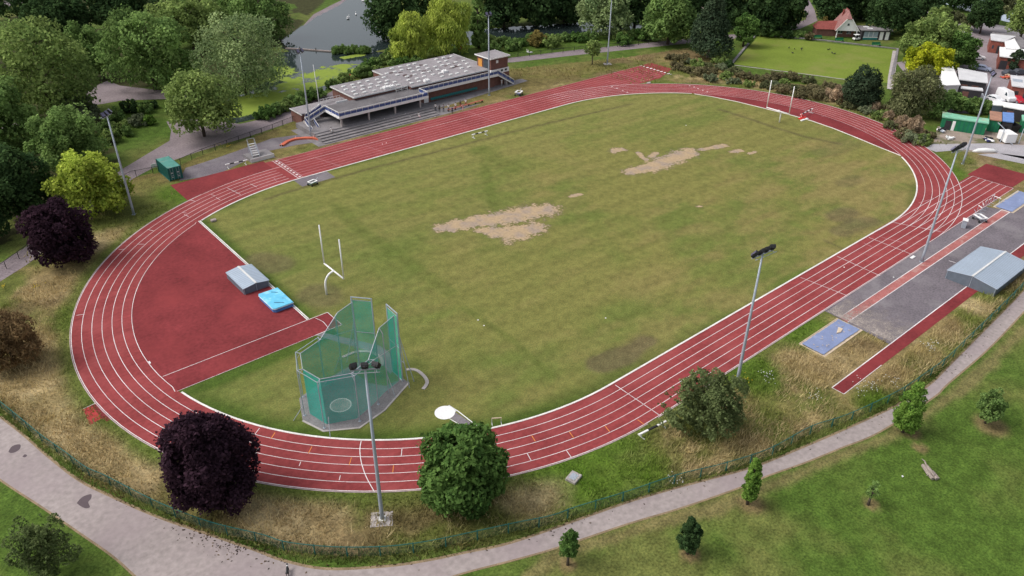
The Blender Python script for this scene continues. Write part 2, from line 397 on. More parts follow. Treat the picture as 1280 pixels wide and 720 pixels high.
# ------------------------------------------------------------------ ground outlines (world metres)
FENCE = smooth_line([(-96.52,16.59),(-94.45,7.98),(-92.99,2.13),(-91.3,-4.85),(-90.55,-8.01),(-89.2,-12.7),(-88.23,-16.27),(-87.1,-18.71),(-86.06,-21.32),(-84.87,-24.28),(-83.62,-27.09),(-81.18,-31.76),(-77.97,-36.46),(-76.41,-39),(-72.61,-42.89),(-67.37,-46.66),(-58.82,-50.66),(-55.2,-52.37),(-52.53,-53.13),(-47.22,-54.94),(-41.48,-56.68),(-36.46,-58.74),(-30.66,-60.58),(-23.93,-61.51),(-18.89,-63.06),(-10.71,-64.63),(-4.83,-65.12),(1.11,-65.38),(8.77,-65.09),(17.14,-64.77),(25.58,-64.38),(37.8,-63.55),(55.68,-62.15)], 5)
BACKFENCE = [(-93.07,33.54),(-86.33,36.82),(-82.67,40.22),(-77.79,44.9),(-71.07,51.77),(-61.94,59.78),(-59.24,61.44),(-52.47,60.44),(-45.06,64.01),(-35.44,66.62),(-27.18,68.69),(-18.88,71.37)]
VERGE = FENCE + [(74,-56.12),(86.59,-46.09),(83.53,-37.92),(81.28,-28.94),(90.01,-17.62),(96.73,-4.23),(97.62,9.39),(87.79,24.56),(97.39,40.74),(100.56,56.26),(77.56,60.97),(47.24,71.63),(35.34,74.3),(18.66,80.2),(-7.31,75.93)] + BACKFENCE[::-1]
PATH_UP = smooth_line([(-96.21,12.91),(-94.31,3.98),(-92.19,-4.1),(-90.69,-10.66),(-89.14,-16.42),(-87.26,-20.88),(-85.64,-24.46),(-84,-27.71),(-82.56,-30.22),(-78.89,-36.69),(-77.52,-39.27),(-74.84,-42.81),(-70.54,-46.05),(-67.2,-48),(-63.52,-49.74),(-59.58,-51.55),(-52.32,-53.71),(-46.71,-55.36),(-41.23,-57.33),(-34.45,-59.96),(-31.12,-61),(-19.98,-63.58),(-11.27,-65.31),(-4.54,-65.98),(1.34,-65.78),(11.96,-65.3),(29.18,-64.45),(45.76,-63.09),(68.85,-61.68)], 5)
PATH_LO = smooth_line([(-98.42,-1.64),(-95.51,-10.96),(-92.99,-18.2),(-91.11,-23.87),(-89.56,-28.63),(-88.68,-32.3),(-87.39,-38.28),(-83.96,-44.67),(-78.39,-48.34),(-71.16,-49.7),(-65.86,-51.22),(-60.97,-53.2),(-56.71,-54.81),(-49.29,-57.17),(-43.56,-59.24),(-36.49,-61.42),(-32.97,-62.25),(-28.32,-63.65),(-22.98,-65.01),(-17.18,-66.43),(-6.31,-67.5),(-2.3,-67.42),(9.13,-67.5),(22.61,-66.9),(40.99,-65.86),(66.26,-64.95)], 5)
DIRT1 = [(-61.05,-55.58),(-56.8,-55.35),(-51.37,-57.51),(-46.15,-59.12),(-40.48,-61.67),(-36.22,-62.52),(-30.04,-64.24),(-23.14,-65.86),(-17.24,-67.41),(-9.62,-68.38),(-2.43,-68.94),(6.77,-68.96),(17.85,-68.68)]
BARE = [([(-25.83,6.7),(-21.39,5.38),(-15.99,3.34),(-10.78,1.92),(-7.41,0.82)], [1.8,2.1,2.7,3.1,2.5]), ([(-21.46,1.97),(-18.05,-2.34),(-13.8,-3.18)], [1.0,3.0,2.3]), ([(17.29,2.97),(21.89,1.82),(28.26,2.02),(34.18,2.27)], [2.0,2.4,2.6,2.3]),
        ([(22.68,12.8),(24.31,12.05)], [1.3,1.0]), ([(37.35,1.43),(42.77,-0.03)], [.8,1.0]), ([(41.06,-3.33),(43.11,-3.84)], [.8,.8]), ([(43.03,-6.09),(44.83,-6.4)], [.6,.5]), ([(-0.37,2.02),(1.61,1.75)], [.5,.7]), ([(25.43,8.82),(23.88,5.04)], [.6,.7]), ([(28.06,6.11),(25.69,5.78)], [.8,.6]), ([(14.46,-15.4),(14.9,-15.76)], [.4,.4])]
WORN = [([(-32.44,-37.14),(-27.51,-37.86),(-24.29,-37.5)], 1.6, .75), ([(29.61,-33.66),(33.24,-34.17)], 1.9, .6), ([(25.1,-37.03),(32.78,-37.88)], 1.8, .6), ([(-54.29,15.87),(-52.93,13.11)], 2.4, .6), ([(-52.21,1.81),(-51.7,-0.6)], 2.6, .55), ([(44.07,-26.89),(48.23,-27.36)], 1.6, .35), ([(56.02,-15.52),(64.22,-16.28)], 2.5, .25)]
TRACKLINE = [([(-43.98,35.95),(-40.89,36.54),(-32.63,36.77),(-20.52,36.43),(-3.68,35.42),(17.55,34.33),(31.11,32.96),(48.15,31.08)], .45), ([(61.39,15.03),(61.31,7.06),(60.79,-0.77),(60.98,-8.7),(62.88,-15.19)], .6), ([(20.38,-36.87),(19.88,-41.45)], .3)]
LUSHLINE = [([(-35.5,25.55),(-37.02,14.75),(-36.89,-1.71),(-37.24,-10.53)], 1.3), ([(-38.04,-15.47),(-37.85,-25.8),(-39,-34.92)], .5), ([(0.94,30.5),(0.05,19.12)], 2.4), ([(-2.97,24.23),(-14.12,7.17)], 1.0)]
def infield_col(x, y):
    d = tsdf(x, y)
    n1 = fbm(x, y, 26, 1); n2 = fbm(x, y, 9, 2); n3 = fbm(x*1.0+y*.2, y*2.2, 6, 5)
    ol = np.array((.170,.168,.050)); gr = np.array((.113,.146,.034)); tan = np.array((.214,.178,.068)); lush = np.array((.045,.086,.012))
    c = lerp(ol, gr, np.clip(sstep(n1*.55+n2*.45, .42, .62)*.85, 0, 1))
    se = sstep((x*.6-y)/60, .0, 1.1)
    c = lerp(c, tan, np.clip(sstep(n3*.5+n1*.5, .44, .68)*(.45+.45*se), 0, 1))
    c = lerp(c, ol*1.22, .35*sstep(y, 0, 40))
    c = lerp(c, (.112,.146,.036), .24*sstep(-x+y*.3, -5, 45))
    # lush strip inside the kerb on the near left bend and along the apron
    edge = sstep(d, -3.6+2.2*(n2-.5), -.4)*sstep(-x, 8, 50)*sstep(-y, 4, 14)
    edge = np.maximum(edge, .55*sstep(d, -2.4, -.2)*sstep(n2, .35, .6))
    ap = np.minimum(np.abs(x+56.6), 99); edge = np.maximum(edge, (1-sstep(ap, .5, 2.6))*(y > -4)*(y < 35)*(x > -58)*.95)
    ap2 = np.abs(y+9.0); edge = np.maximum(edge, (1-sstep(ap2, .7, 2.4))*(x < -55)*.95)
    c = lerp(c, lush, edge*.9)
    for p, wd in LUSHLINE: c = lerp(c, (.078,.112,.022), .42*(1-sstep(dseg(x, y, p), wd*.4, wd*1.6)))
    for p, wd in TRACKLINE: c = lerp(c, (.10,.088,.038), .65*(1-sstep(dseg(x, y, p), wd*.6, wd*1.5)))
    for p, wd, k in WORN: c = lerp(c, (.115,.092,.052), k*(1-sstep(dseg(x, y, p)+2.0*(n3-.5), wd*.7, wd*1.4)))
    # mower stripes, faint
    c = c*(1+.045*np.sign(np.sin((y*.97+x*.05)*2*math.pi/4.4)))[..., None]
    b = np.zeros(x.shape)
    for p, rr in BARE:
        for i in range(len(p)-1):
            (x0,y0),(x1,y1) = p[i], p[i+1]; dx, dy = x1-x0, y1-y0
            t = np.clip(((x-x0)*dx+(y-y0)*dy)/(dx*dx+dy*dy+1e-9), 0, 1)
            b = np.maximum(b, 1-.5*np.hypot(x-x0-t*dx, y-y0-t*dy)/(rr[i]*(1-t)+rr[i+1]*t))
    return np.concatenate([c, np.clip(b, 0, 1)[..., None]], -1)
SOILED = [([(-28.16,-71.37)], 1.1), ([(-47.47,-63.5)], 1.1), ([(-37.79,-63.62)], 1.9), ([(-14.62,-68.9)], 1.4), ([(-6.29,-74.07)], 2.4), ([(-57.18,-56.96)], 1.0), ([(-16.24,-70.61)], 1.0)]
DRY = [([(-88.68,6.26)], 7), ([(-88.37,-3.74)], 7), ([(-86.89,-11.06)], 7), ([(-84.36,-17.97)], 6), ([(-85.88,10.46)], 6), ([(-74.03,-31.75)], 7), ([(-71.41,-35.35)], 6), ([(-54.05,-46.95)], 6), ([(-71,38.23)], 5), ([(-81.83,27.7)], 5), ([(-8.08,-57.32)], 5), ([(18.4,-62.07)], 4)]
WOODS = [(-93.25,46.31),(-82,47.28),(-69.72,51.91),(-58.23,71.99),(-53.55,98.78),(-50.2,120.13),(-35.47,114.95),(-14.57,99.83),(1.56,124.02),(31.94,165.34),(70.73,208.83),(72.5,314.19),(-24.56,358.01),(-94.08,211.76)]
def ground_col(x, y):
    d = tsdf(x, y)
    n1 = fbm(x, y, 22, 11); n2 = fbm(x, y, 7, 12); n3 = fbm(x, y, 3, 13); n4 = fbm(x, y, 40, 19)
    park = lerp((.066,.115,.019), (.120,.136,.038), np.clip(sstep(n1*.5+n2*.5, .40, .66), 0, 1))
    park = lerp(park, (.048,.098,.012), .7*sstep(n4*.6+n2*.4, .56, .72))
    dl = dseg(x, y, DIRT1)
    park = lerp(park, (.175,.145,.065), .72*(1-sstep(dl+1.2*(n3-.5), .35, 1.15)))
    for p, r in SOILED: park = lerp(park, (.20,.135,.075), .7*(1-sstep(np.hypot(x-p[0][0], y-p[0][1])+1.0*(n3-.5), r*.45, r)))
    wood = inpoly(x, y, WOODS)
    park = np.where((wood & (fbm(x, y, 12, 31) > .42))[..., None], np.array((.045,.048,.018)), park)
    verge = lerp((.215,.17,.075), (.105,.122,.030), sstep(n2*.6+n1*.4, .40, .58))
    verge = lerp(verge, (.31,.245,.125), sstep(n3*.5+n4*.5, .52, .66)*.8)
    verge = lerp(verge, (.15,.108,.058), sstep(fbm(x, y, 9, 15), .54, .68)*.7)
    near = 1-sstep(d, 8.2, 11.0+2*(n2-.5))
    verge = lerp(verge, (.085,.122,.022), near*.75)
    lush = [([(-45.98,-50.67)], 9.5), ([(-50.39,-48.52)], 5.), ([(-19.31,-51.24)], 5), ([(-5.61,-50.03)], 5), ([(-12.47,-63.94)], 4), ([(-54.03,48.65)], 7), ([(65.49,-36.9)], 6), ([(27.33,77.88)], 3)]
    for p, r in lush: verge = lerp(verge, (.068,.125,.014), .85*(1-sstep(np.hypot(x-p[0][0], y-p[0][1])+5*(n2-.5), r*.4, r)))
    for p, r in DRY: verge = lerp(verge, lerp((.24,.185,.09), (.37,.295,.16), sstep(n3*.6+n2*.4, .4, .6)), .8*(1-near)*(1-sstep(np.hypot(x-p[0][0], y-p[0][1])+5*(n2-.5), r*.5, r)))
    far = sstep(y, 52, 58)*(x < 70)
    verge = lerp(verge, lerp((.115,.105,.03), (.16,.135,.05), sstep(n2, .4, .6)), far*.6)
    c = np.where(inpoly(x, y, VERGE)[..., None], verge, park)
    return c
_x = np.concatenate([np.arange(-125, 95, .55), np.arange(95, 340, 1.8)]); _y = np.concatenate([np.arange(-125, 72, .55), np.arange(72, 340, 1.8)])
gx, gy = np.meshgrid(_x, _y); nx, ny = len(_x), len(_y)
gco = np.stack([gx.ravel(), gy.ravel(), np.zeros(nx*ny)], 1)
ii = (np.arange(ny-1)[:,None]*nx+np.arange(nx-1)[None,:]).ravel()
gf = np.stack([ii, ii+1, ii+nx+1, ii+nx], 1)
struct(grid_mesh('ground', grass_mat('park_and_verge_grass', 3.8, .6), gco, gf, ground_col(gx, gy).reshape(-1,3)))
fm = MB()
fm.sheet([(-3000,-3000),(3000,-3000),(3000,3000),(-3000,3000)], -.12)
struct(fm.build('terrain', mat('distant_parkland', (.06,.075,.025), .95, var=.4, scale=.02)))
# infield: own sheet with dense colour field, ends under the kerb
_x = np.arange(-78, 78.1, .45); _y = np.arange(-42, 42.1, .45); gx, gy = np.meshgrid(_x, _y); nx, ny = len(_x), len(_y)
sd = tsdf(gx, gy).ravel()
ii = (np.arange(ny-1)[:,None]*nx+np.arange(nx-1)[None,:]).ravel(); gf = np.stack([ii, ii+1, ii+nx+1, ii+nx], 1)
gf = gf[(sd[gf] < .6).all(1)]
used = np.unique(gf); mp = np.zeros(nx*ny, int); mp[used] = np.arange(len(used))
co_ = np.stack([gx.ravel(), gy.ravel(), np.full(nx*ny, .012)], 1)[used]
struct(grid_mesh('infield', grass_mat('worn_infield_grass', 5.0, .40, bare=True), co_, mp[gf], infield_col(gx, gy).reshape(-1,4)[used]))

def sheet(name, m, polys, z):
    b = MB()
    for p in polys: b.sheet(p, z)
    return struct(b.build(name, m))
# ------------------------------------------------------------------ running track
b = MB(); oi = oval(-.02); oo = oval(6*LANE+.08); n = len(oi)
b.add([(p[0],p[1],.040) for p in oi]+[(p[0],p[1],.040) for p in oo], [(i, (i+1)%n, n+(i+1)%n, n+i) for i in range(n)])
HS = HW+9*LANE
b.sheet([(-36.5,HW+.02),(70,HW+.02),(79.3,HW+3*LANE),(79.3,HS+.1),(-36.5,HS+.1)], .036)
b.sheet([(30,-HW-6*LANE-.08),(67.2,-HW-6*LANE-.08),(67.2,-HW+.4),(30,-HW+.4)], .032)
track = struct(b.build('running_track', M['track'])); track['label'] = 'red running track with white lane lines around the grass infield'
arcl = [p for p in oval(0.0) if p[0] < -56.6 and -8.2 < p[1] < 35.2]
arcl.sort(key=lambda p: -p[1])
b = MB()
b.sheet([(-56.6,35.3)]+arcl+[(-75.9,-8.25),(-53.4,-8.25),(-53.4,-4.3),(-56.6,-4.1)], .030)
b.sheet([(-54.9,44.2),(-36.4,45.5),(-36.4,53.3),(-54.9,53.3)], .024)
b.sheet([(67.1,-HW-6*LANE+.3),(76.3,-HW-6*LANE+.3),(75.9,-HW+1.0),(67.1,-HW+1.0)], .028)
WJ = [(66.19,26.5),(67.86,22.34),(69.39,16.27),(70.2,9.94),(71.02,2.79),(71.24,-2.75),(70.63,-8.76),(69.17,-15.36),(67.57,-21.7),(66.49,-26.79)]
wj_ = [p for p in oval(.05, 120) if p[0] > 0 and p[1] > WJ[-1][1]+.3 and p[0] > WJ[0][0]+.3]; b.sheet(WJ+wj_, .034)
apron = struct(b.build('track_apron', M['apron'])); apron['label'] = 'plain dark red rubber area inside the left bend'
sheet('red_mat_patch', M['patch'], [[(-85.65,-4.43),(-84.71,-4.37),(-84.45,-7.53),(-85.82,-7.92)]], .016)
sheet('track_spur', M['apron'], [[(-84.69,-4.29),(-83.96,-4.23),(-83.39,-8.41),(-84.13,-8.52),(-84.45,-7.53)]], .015)
# markings
mk = MB(); lw = .075
for k in range(1, 6): ov_ = oval(k*LANE); i0 = [i for i, p in enumerate(ov_) if abs(p[1]-(HW+k*LANE)) < 1e-6 and p[1] > 0]; mk.ribbon(ov_[max(i0)+1:]+ov_[:min(i0)+1], lw*.95, .046)
mk.ribbon([p for p in oval(0.02) if p[0] < -56 and -8.6 < p[1] < 36][::1] if False else [(-57.0,35.0)]+arcl+[(-76.2,-8.1)], lw, .046)
mk.ribbon(oval(6*LANE), lw*1.1, .046, True)
mk.ribbon(wj_, lw, .046)
for k in range(7): mk.ribbon([(TL-4,-HW-k*LANE),(67.1,-HW-k*LANE)], lw, .0455)
HSL = [([(-35.2,HW+k*LANE),(75.2,HW+k*LANE)], .075) for k in range(1, 10)]
def seg(a, c, wd=lw, z=.050): mk.ribbon([a, c], wd, z)
seg((-34.9,HW+.1),(-34.9,HS),.10); seg((-33.9,HW+.1),(-33.9,HS),.06)
for k in range(9): mk.sheet([(-34.55,HW+(k+.3)*LANE),(-34.15,HW+(k+.3)*LANE),(-34.15,HW+(k+.72)*LANE),(-34.55,HW+(k+.72)*LANE)], .051)
for k in range(10): mk.sheet([(74.6,HW+(k-.15)*LANE if k else HW+.6),(75.4,HW+(k-.15)*LANE if k else HW+.6),(75.4,HW+(k+.3)*LANE if k < 9 else HS),(74.6,HW+(k+.3)*LANE if k < 9 else HS)], .051)
seg((67.1,-HW),(67.1,-HW-6*LANE))
seg(*[(-34.26,-41.23),(-34.39,-48.64)], .085)
for q in [[(6.5,-41.23),(7.13,-48.43)], [(16.89,-41.22),(16.35,-48.73)], [(26.95,-41.18),(26.79,-48.34)], [(35.48,-40.89),(38.35,-47.92)]]: seg(q[0], q[1], .07)
pk = MB()
for p_, w_ in HSL: pk.ribbon(p_, w_, .0455)
def pseg(a, c, wd=.06): pk.ribbon([a, c], wd, .0505)
for q in [[(-27.44,48.26),(-25.67,40.9)], [(-16.15,47.63),(-14.94,41.14)], [(14.03,51.88),(14.13,41.14)], [(24.35,52.28),(24.31,41.35)], [(39.13,49.26),(39.24,41.04)], [(44.2,52.02),(44.67,40.67)], [(64.22,53.02),(64.6,41.84)], [(54.24,44.37),(53.86,37.37)], [(28.61,-42.54),(29.72,-46.37)], [(36.61,-43.79),(38.77,-48.26)],
          [(46.66,-40.05),(51.7,-41.07)], [(24.47,-41.69),(24.18,-43.23)], [(-34.72,56.14),(-32.19,49.14)], [(-38.39,44.41),(-38.85,42.1)]]: pseg(*q)
for q in [[(75.66,-3.14),(77.31,-3.39)], [(83.54,-5.52),(83.9,-4.7)], [(81.51,-7.88),(81.56,-6.84)], [(79.1,-9.82),(79.4,-8.66)], [(77.68,-11.78),(78.23,-10.51)], [(76.05,-13.83),(76.83,-12.45)], [(74.19,-15.6),(74.8,-14.14)]]: pseg(*q)
for x, y in [(862,107.5),(867.5,109),(872.5,111),(878.5,113),(884,115),(765,108.5),(771,110.5),(778.5,113.5),(784,115.5)]: pass
for q in [(70.63,31.59),(70.7,30.22),(70.42,28.7),(70.29,27.08),(70.09,25.54),(54.47,43.74),(54.43,42.02),(54.15,39.68),(54.04,38.07)]:
    mk.sheet([(q[0]-.2,q[1]-.15),(q[0]+.2,q[1]-.15),(q[0]+.2,q[1]+.15),(q[0]-.2,q[1]+.15)], .052)
for q in [[(-70.17,33.32),(-69.54,32.8)], [(-67.19,33.14),(-66.45,32.53)], [(-64.28,37.51),(-63.71,36.29)], [(-57.45,40.19),(-56.98,39.6)], [(-57.53,39.23),(-57.18,37.94)], [(-54.53,44.59),(-54.01,43.29)], [(-80.69,17.24),(-79.71,16.82)], [(-50.66,44.31),(-50.3,43.34)], [(-50.46,42.58),(-50.31,41.13)], [(-47.19,45.36),(-46.5,40.9)], [(-43.09,44.37),(-42.79,42.23)],
          [(-60.62,-33.97),(-61.31,-34.86)], [(-50.45,-43.32),(-50.88,-44.48)], [(-46.83,-45.76),(-47.16,-46.86)], [(-71.2,-20.76),(-72.08,-21.42)], [(-73.33,-24.29),(-72.69,-23.69)], [(-70.11,-28.65),(-70.55,-29.14)], [(-67.84,-33.17),(-68.28,-33.7)]]: seg(*q)
wf = smooth_line([(-63.41,-29.98),(-64.15,-30.95),(-64.76,-32.07),(-65.35,-33.47),(-65.9,-35.3),(-66.31,-37.47)], 6); mk.ribbon(wf, .085, .0515)
om = MB()
for q in [[(-70.17,-22.58),(-70.95,-23.21)], [(-68.06,-27.29),(-68.87,-28)], [(-65.56,-31.56),(-66.34,-32.41)], [(-62.71,-35.51),(-63.36,-36.36)], [(-48.17,-41.46),(-48.5,-42.46)], [(-44.48,-43.74),(-44.79,-44.78)], [(-36.95,-47.34),(-37.01,-48.37)], [(-40.63,-45.63),(-40.95,-46.68)]]: om.ribbon(q, .075, .0515)
mk.ribbon([(-76.3,-4.2),(-56.4,-4.2),(-53.5,-4.2)], lw, .045); mk.ribbon([(-53.5,-4.2),(-53.5,-8.2)], .09, .046)
mk.ribbon([(-57.5,-8.2),(-53.4,-8.2)], .09, .046); mk.ribbon(smooth_line([(-55.49,-4.49),(-55.15,-5.8),(-55.21,-7.02),(-55.38,-8.01)], 4), .07, .0465)
mk.ribbon([(-76.0,-8.2),(-57.5,-8.2)], .05, .0458)
mk.ribbon([(-56.55,35.2),(-56.55,-4.1)], .14, .047)
mk.ribbon([(-85.65,-4.43),(-84.05,-4.25)], .08, .030)
mk.sheet([(-76.69,0.06),(-76.47,0.1),(-76.46,-0.46),(-76.69,-0.53)], .047)
mo = mk.build('lane_markings', M['line'], track); pk.build('worn_marking', M['linepink'], track); om.build('orange_marking', M['orange'], track)
# kerb round the infield (not across the red apron)
kb = MB(); ko = oval(-.14); k0 = []
cut = [not (p[0] < -56.8 and -8.1 < p[1] < 35.0) and not (p[0] > WJ[0][0] and WJ[-1][1] < p[1]) for p in ko]
runs = []; cur = []
for p, ok in zip(ko+ko[:1], cut+cut[:1]):
    if ok: cur.append(p)
    elif cur: runs.append(cur); cur = []
if cur: runs.append(cur)
for r_ in runs:
    if len(r_) > 1: kb.kerb(r_, .24, -.02, .085)
kb.kerb(WJ, .2, -.02, .08); kb.kerb([(-56.3,35.2),(-56.3,-4.0)], .16, -.02, .05)
struct(kb.build('track_kerb', M['kerb']))
eb = MB(); eb.kerb([p for p in oval(6*LANE+.2) if not (p[1] > 30 and p[0] > -60 and p[0] < 60) and not (p[1] < -20 and p[0] > 28)][::1], .1, -.02, .03) if False else None
oe = oval(6*LANE+.16); runs = []; cur = []
for p in oe:
    ok = not (p[1] > 44 and -52 < p[0] < 48) and not (p[1] < -20 and p[0] > 30)
    if ok: cur.append(p)
    elif cur: runs.append(cur); cur = []
if cur: runs.append(cur)
for r_ in runs:
    if len(r_) > 1: eb.kerb(r_, .10, -.02, .045)
struct(eb.build('track_edging', mat('pale_concrete_edging', (.45,.36,.36), .9, var=.2)))
# asphalt and runways
sheet('asphalt_apron', M['asphalt'], [[(.9,-HW-6*LANE-.1),(54.5,-HW-6*LANE-.1),(56,-51.2),(62,-53.5),(62,-58.6),(.2,-58.6),(.6,-54.3)], [(-36.05,40.78),(-29.06,40.82),(-29.19,37.14),(-36.14,37.03)], [(-52.85,54.27),(-49.24,53.28),(-47.98,51.75),(-34.08,57.88),(-26.86,57.24),(-23.2,56.06),(-20.9,57.87),(-20.83,61.59),(-29.36,64.12),(-39.34,61.59),(-45.74,60.19),(-49.62,59.66)]], .020)
sheet('sand_spill', M['sandstain'], [[(.9,-58.5),(26,-58.5),(26,-48.95),(1.0,-48.95)]], .053)
sheet('jump_runway', M['runway'], [[(.7,-52.25),(65.8,-52.25),(65.8,-50.95),(1.0,-50.95)]], .024)
sheet('pole_vault_runway', M['apron'], [[(-14.1,-60.25),(60,-60.25),(60,-58.6),(-14.1,-58.6)]], .026)
rb = MB()
rb.ribbon([(1.2,-50.9),(55.5,-50.9)], .11, .029); rb.ribbon([(.8,-52.25),(55.5,-52.25)], .11, .029); rb.ribbon([(55.5,-50.9),(55.5,-52.25)], .2, .030)
rb.ribbon([(-14.1,-58.6),(60,-58.6)], .13, .030); rb.ribbon([(-14.1,-60.2),(-5,-60.2)], .08, .030); rb.ribbon([(-14.1,-58.6),(-14.1,-60.2)], .08, .0305)
rb.ribbon([(29.33,-53.31),(29.52,-54.28)], .12, .026); rb.ribbon([(1.6,-51.0),(1.6,-52.2)], .1, .031); rb.ribbon([(2.4,-51.0),(2.4,-52.2)], .1, .031)
struct(rb.build('runway_markings', M['line']))
# ------------------------------------------------------------------ paths, yard, water
sheet('front_path', M['path'], [PATH_UP+PATH_LO[::-1]], .018)
hb = MB()
for poly in ([(-93.91,-6.86),(-93.51,-6.22),(-93.02,-6.13),(-92.64,-6.44),(-92.82,-7.11),(-93.28,-7.39),(-93.72,-7.26)], [(-90.26,-19.51),(-89.76,-19.08),(-89.28,-18.99),(-88.79,-19.18),(-88.95,-19.76),(-89.33,-20.15),(-89.39,-20.93),(-89.77,-20.81),(-90.07,-20.22)], [(-92.91,-8.65),(-92.63,-8.41),(-92.47,-8.78),(-92.74,-8.95)]):
    hb.sheet(smooth_line(poly+poly[:1], 4)[:-1], .023)
struct(hb.build('tar_patch', M['patchtar']))
ed = MB(); ed.ribbon(PATH_LO, .22, .021); ed.ribbon([(p[0],p[1]) for p in PATH_UP], .3, .021)
struct(ed.build('path_edge_soil', M['dirt']))
bpth = [(-95.5,30.13),(-86.83,34.19),(-82.79,37.05),(-75.71,43.55),(-62.85,56.79),(-59.48,60.66),(-53.81,64.13),(-44.06,66.58),(-32.92,68.26),(-19.7,71.34),(-16.2,73.45),(-11.7,75.68),(-6.1,78.08),(13.09,79.29),(12.05,89.23),(-3.11,85.45),(-12.22,80.68),(-22.28,76.94),(-30.91,77.01),(-35.13,83.85),(-39.12,87.78),(-43.05,88.9),(-44.25,82.55),(-46.77,76.44),(-52.75,71.95),(-59.53,66.72),(-64.02,62.44),(-76.69,49.61),(-81.38,43.58),(-85.64,40.37),(-94.68,36)]
sheet('back_path', M['pathdark'], [bpth, [(-52.05,120.81),(-47.83,126.64),(-43.87,129.64),(-42.62,123.31),(-36.16,112.95),(-29.73,108.61),(-32.6,101.07),(-38.89,106.16),(-46.45,110.69),(-50.44,110.82),(-52.99,111.35)], [(43.88,81.52),(52.38,81.14),(72.6,75.66),(93.17,68.82),(122.11,59.19),(132.7,55.48),(151.34,53.37),(163.11,55.31),(180.82,67.66),(197.25,80.77),(200.23,78.43),(179.16,62.06),(163.97,51.55),(148.92,48.83),(129.26,52.17),(117.46,55.72),(88.89,64.99),(68.55,71.49),(49.14,77.3)],
      [(14.11,140),(23.38,152.77),(34.61,166.37),(47.27,176.37),(61.76,187.05),(64.63,184.8),(48.86,171.66),(35.57,162.46),(23.25,148.67),(14.34,137.29)], [(-49.81,239.48),(-40.73,247.42),(-35.3,248.43),(-33.59,256.19),(-44.27,255.49),(-47.65,251.14)], [(-75.91,106.98),(-68.82,111.17),(-64.02,114.34),(-64.67,107.8),(-70.24,104.3),(-77.17,99.96)]], .014)
sheet('clubhouse_pavement', M['darkconc'], [[(-24,53.4),(8.4,53.4),(13.2,53.6),(20,54.2),(14,56.2),(9.2,57.8),(41,61.2),(41,63.6),(9,66),(-24,66)]], .022)
sheet('yard_ground', mat('yard_concrete', (.27,.225,.24), .92, var=.18, scale=.2, fine=.2, stain=(.19,.155,.16), stain_scale=.15), [[(134.52,8.84),(152.31,3.33),(180.49,10.06),(183.35,15.89),(187.1,27.2),(201.75,34.25),(202.78,20.81),(200.26,-3.02),(197.14,-32.57),(124.54,-52.52),(113.42,-33.02),(100.06,-18.52)]], .012)
sheet('dirt_yard', mat('dry_yard_soil', (.30,.24,.20), .95, var=.22, scale=.35, fine=.25, stain=(.13,.13,.06), stain_scale=.22, stain_lo=.5, stain_hi=.62), [[(90.32,-23.4),(98.9,-31.71),(117.7,-40.08),(88.07,-50.04),(84.6,-42.23),(77.03,-30.88),(77.03,-28.51)]], .013)
sheet('service_road', mat('pale_grey_road', (.36,.34,.36), .9, var=.12, scale=.3, fine=.2), [[(74.9,-27.97),(78.44,-27.85),(83.01,-31.57),(88.9,-35.75),(94.95,-43.09),(99.34,-50.8),(86.74,-54.77),(84.83,-45.21),(83.53,-37.92),(80.33,-33.57),(74.33,-30.44)], [(79.76,-36.58),(84.15,-39.59),(89.49,-49.56),(83.02,-51.73),(81.89,-45.54)]], .017)
sheet('far_road', mat('far_road_tarmac', (.26,.24,.255), .9, var=.15, scale=.2), [[(202.05,37.28),(199.63,24.84),(194.58,-5.1),(193.78,-25.3),(211.58,-19.94),(206.31,0.41),(208.18,25.93),(211.15,40.25)]], .019)
WATER = [smooth_line([(11.1,139.87),(21.44,150.11),(35.14,162.8),(47.96,172.36),(62.71,186.3),(72.49,182.54),(58.31,164.21),(45.88,148.14),(38.87,130.78),(34.79,116.02),(27.79,112.07),(22.08,112.05),(18.44,117.23),(12.99,121.6),(7.9,125.66),(5.99,129.49),(11.1,139.87)], 3),
         smooth_line([(-30,92.76),(-22.81,95.57),(-13.98,101.1),(-3.58,113.43),(3.08,126.12),(7.9,125.66),(12.99,121.6),(18.44,117.23),(24.27,112.57),(25.31,107.22),(18.63,100.73),(9.07,94.46),(-0.47,90.21),(-7.31,85.5),(-14.16,82.24),(-21.28,79.01),(-27.05,77.99),(-30.95,79.08),(-32.44,84.47),(-30,92.76)], 3),
         smooth_line([(45.44,102.68),(60.3,98.14),(75.85,93.39),(92.14,88.41),(107.55,81.7),(116.17,89.42),(101.69,97.9),(85.95,104.54),(70.73,110.95),(53.54,113.78),(45.44,102.68)], 3)]
wm, wt, wb = new_mat('pond_water')
at = wt.nodes.new('ShaderNodeAttribute'); at.attribute_name = 'Col'
nn = noise(wt, .2, 8, .78, dist=.4); n2_ = noise(wt, .9, 3)
al = remap(wt, mathn(wt, 'ADD', at.outputs['Alpha'], mathn(wt, 'MULTIPLY', mathn(wt, 'SUBTRACT', nn, .5), 1.7)), .50, .58)
wc = mixc(wt, al, (.022,.032,.032), mixc(wt, n2_, (.17,.23,.035), (.26,.33,.06)))
wt.links.new(wc, wb.inputs['Base Color']); wt.links.new(remap(wt, al, 0, 1, .07, .9), wb.inputs['Roughness'])
wt.links.new(remap(wt, al, 0, 1, .34, .1), wb.inputs['Specular IOR Level'])
bm_ = wt.nodes.new('ShaderNodeBump'); bm_.inputs['Strength'].default_value = .08; wt.links.new(noise(wt, 1.6, 3), bm_.inputs['Height']); wt.links.new(bm_.outputs[0], wb.inputs['Normal'])
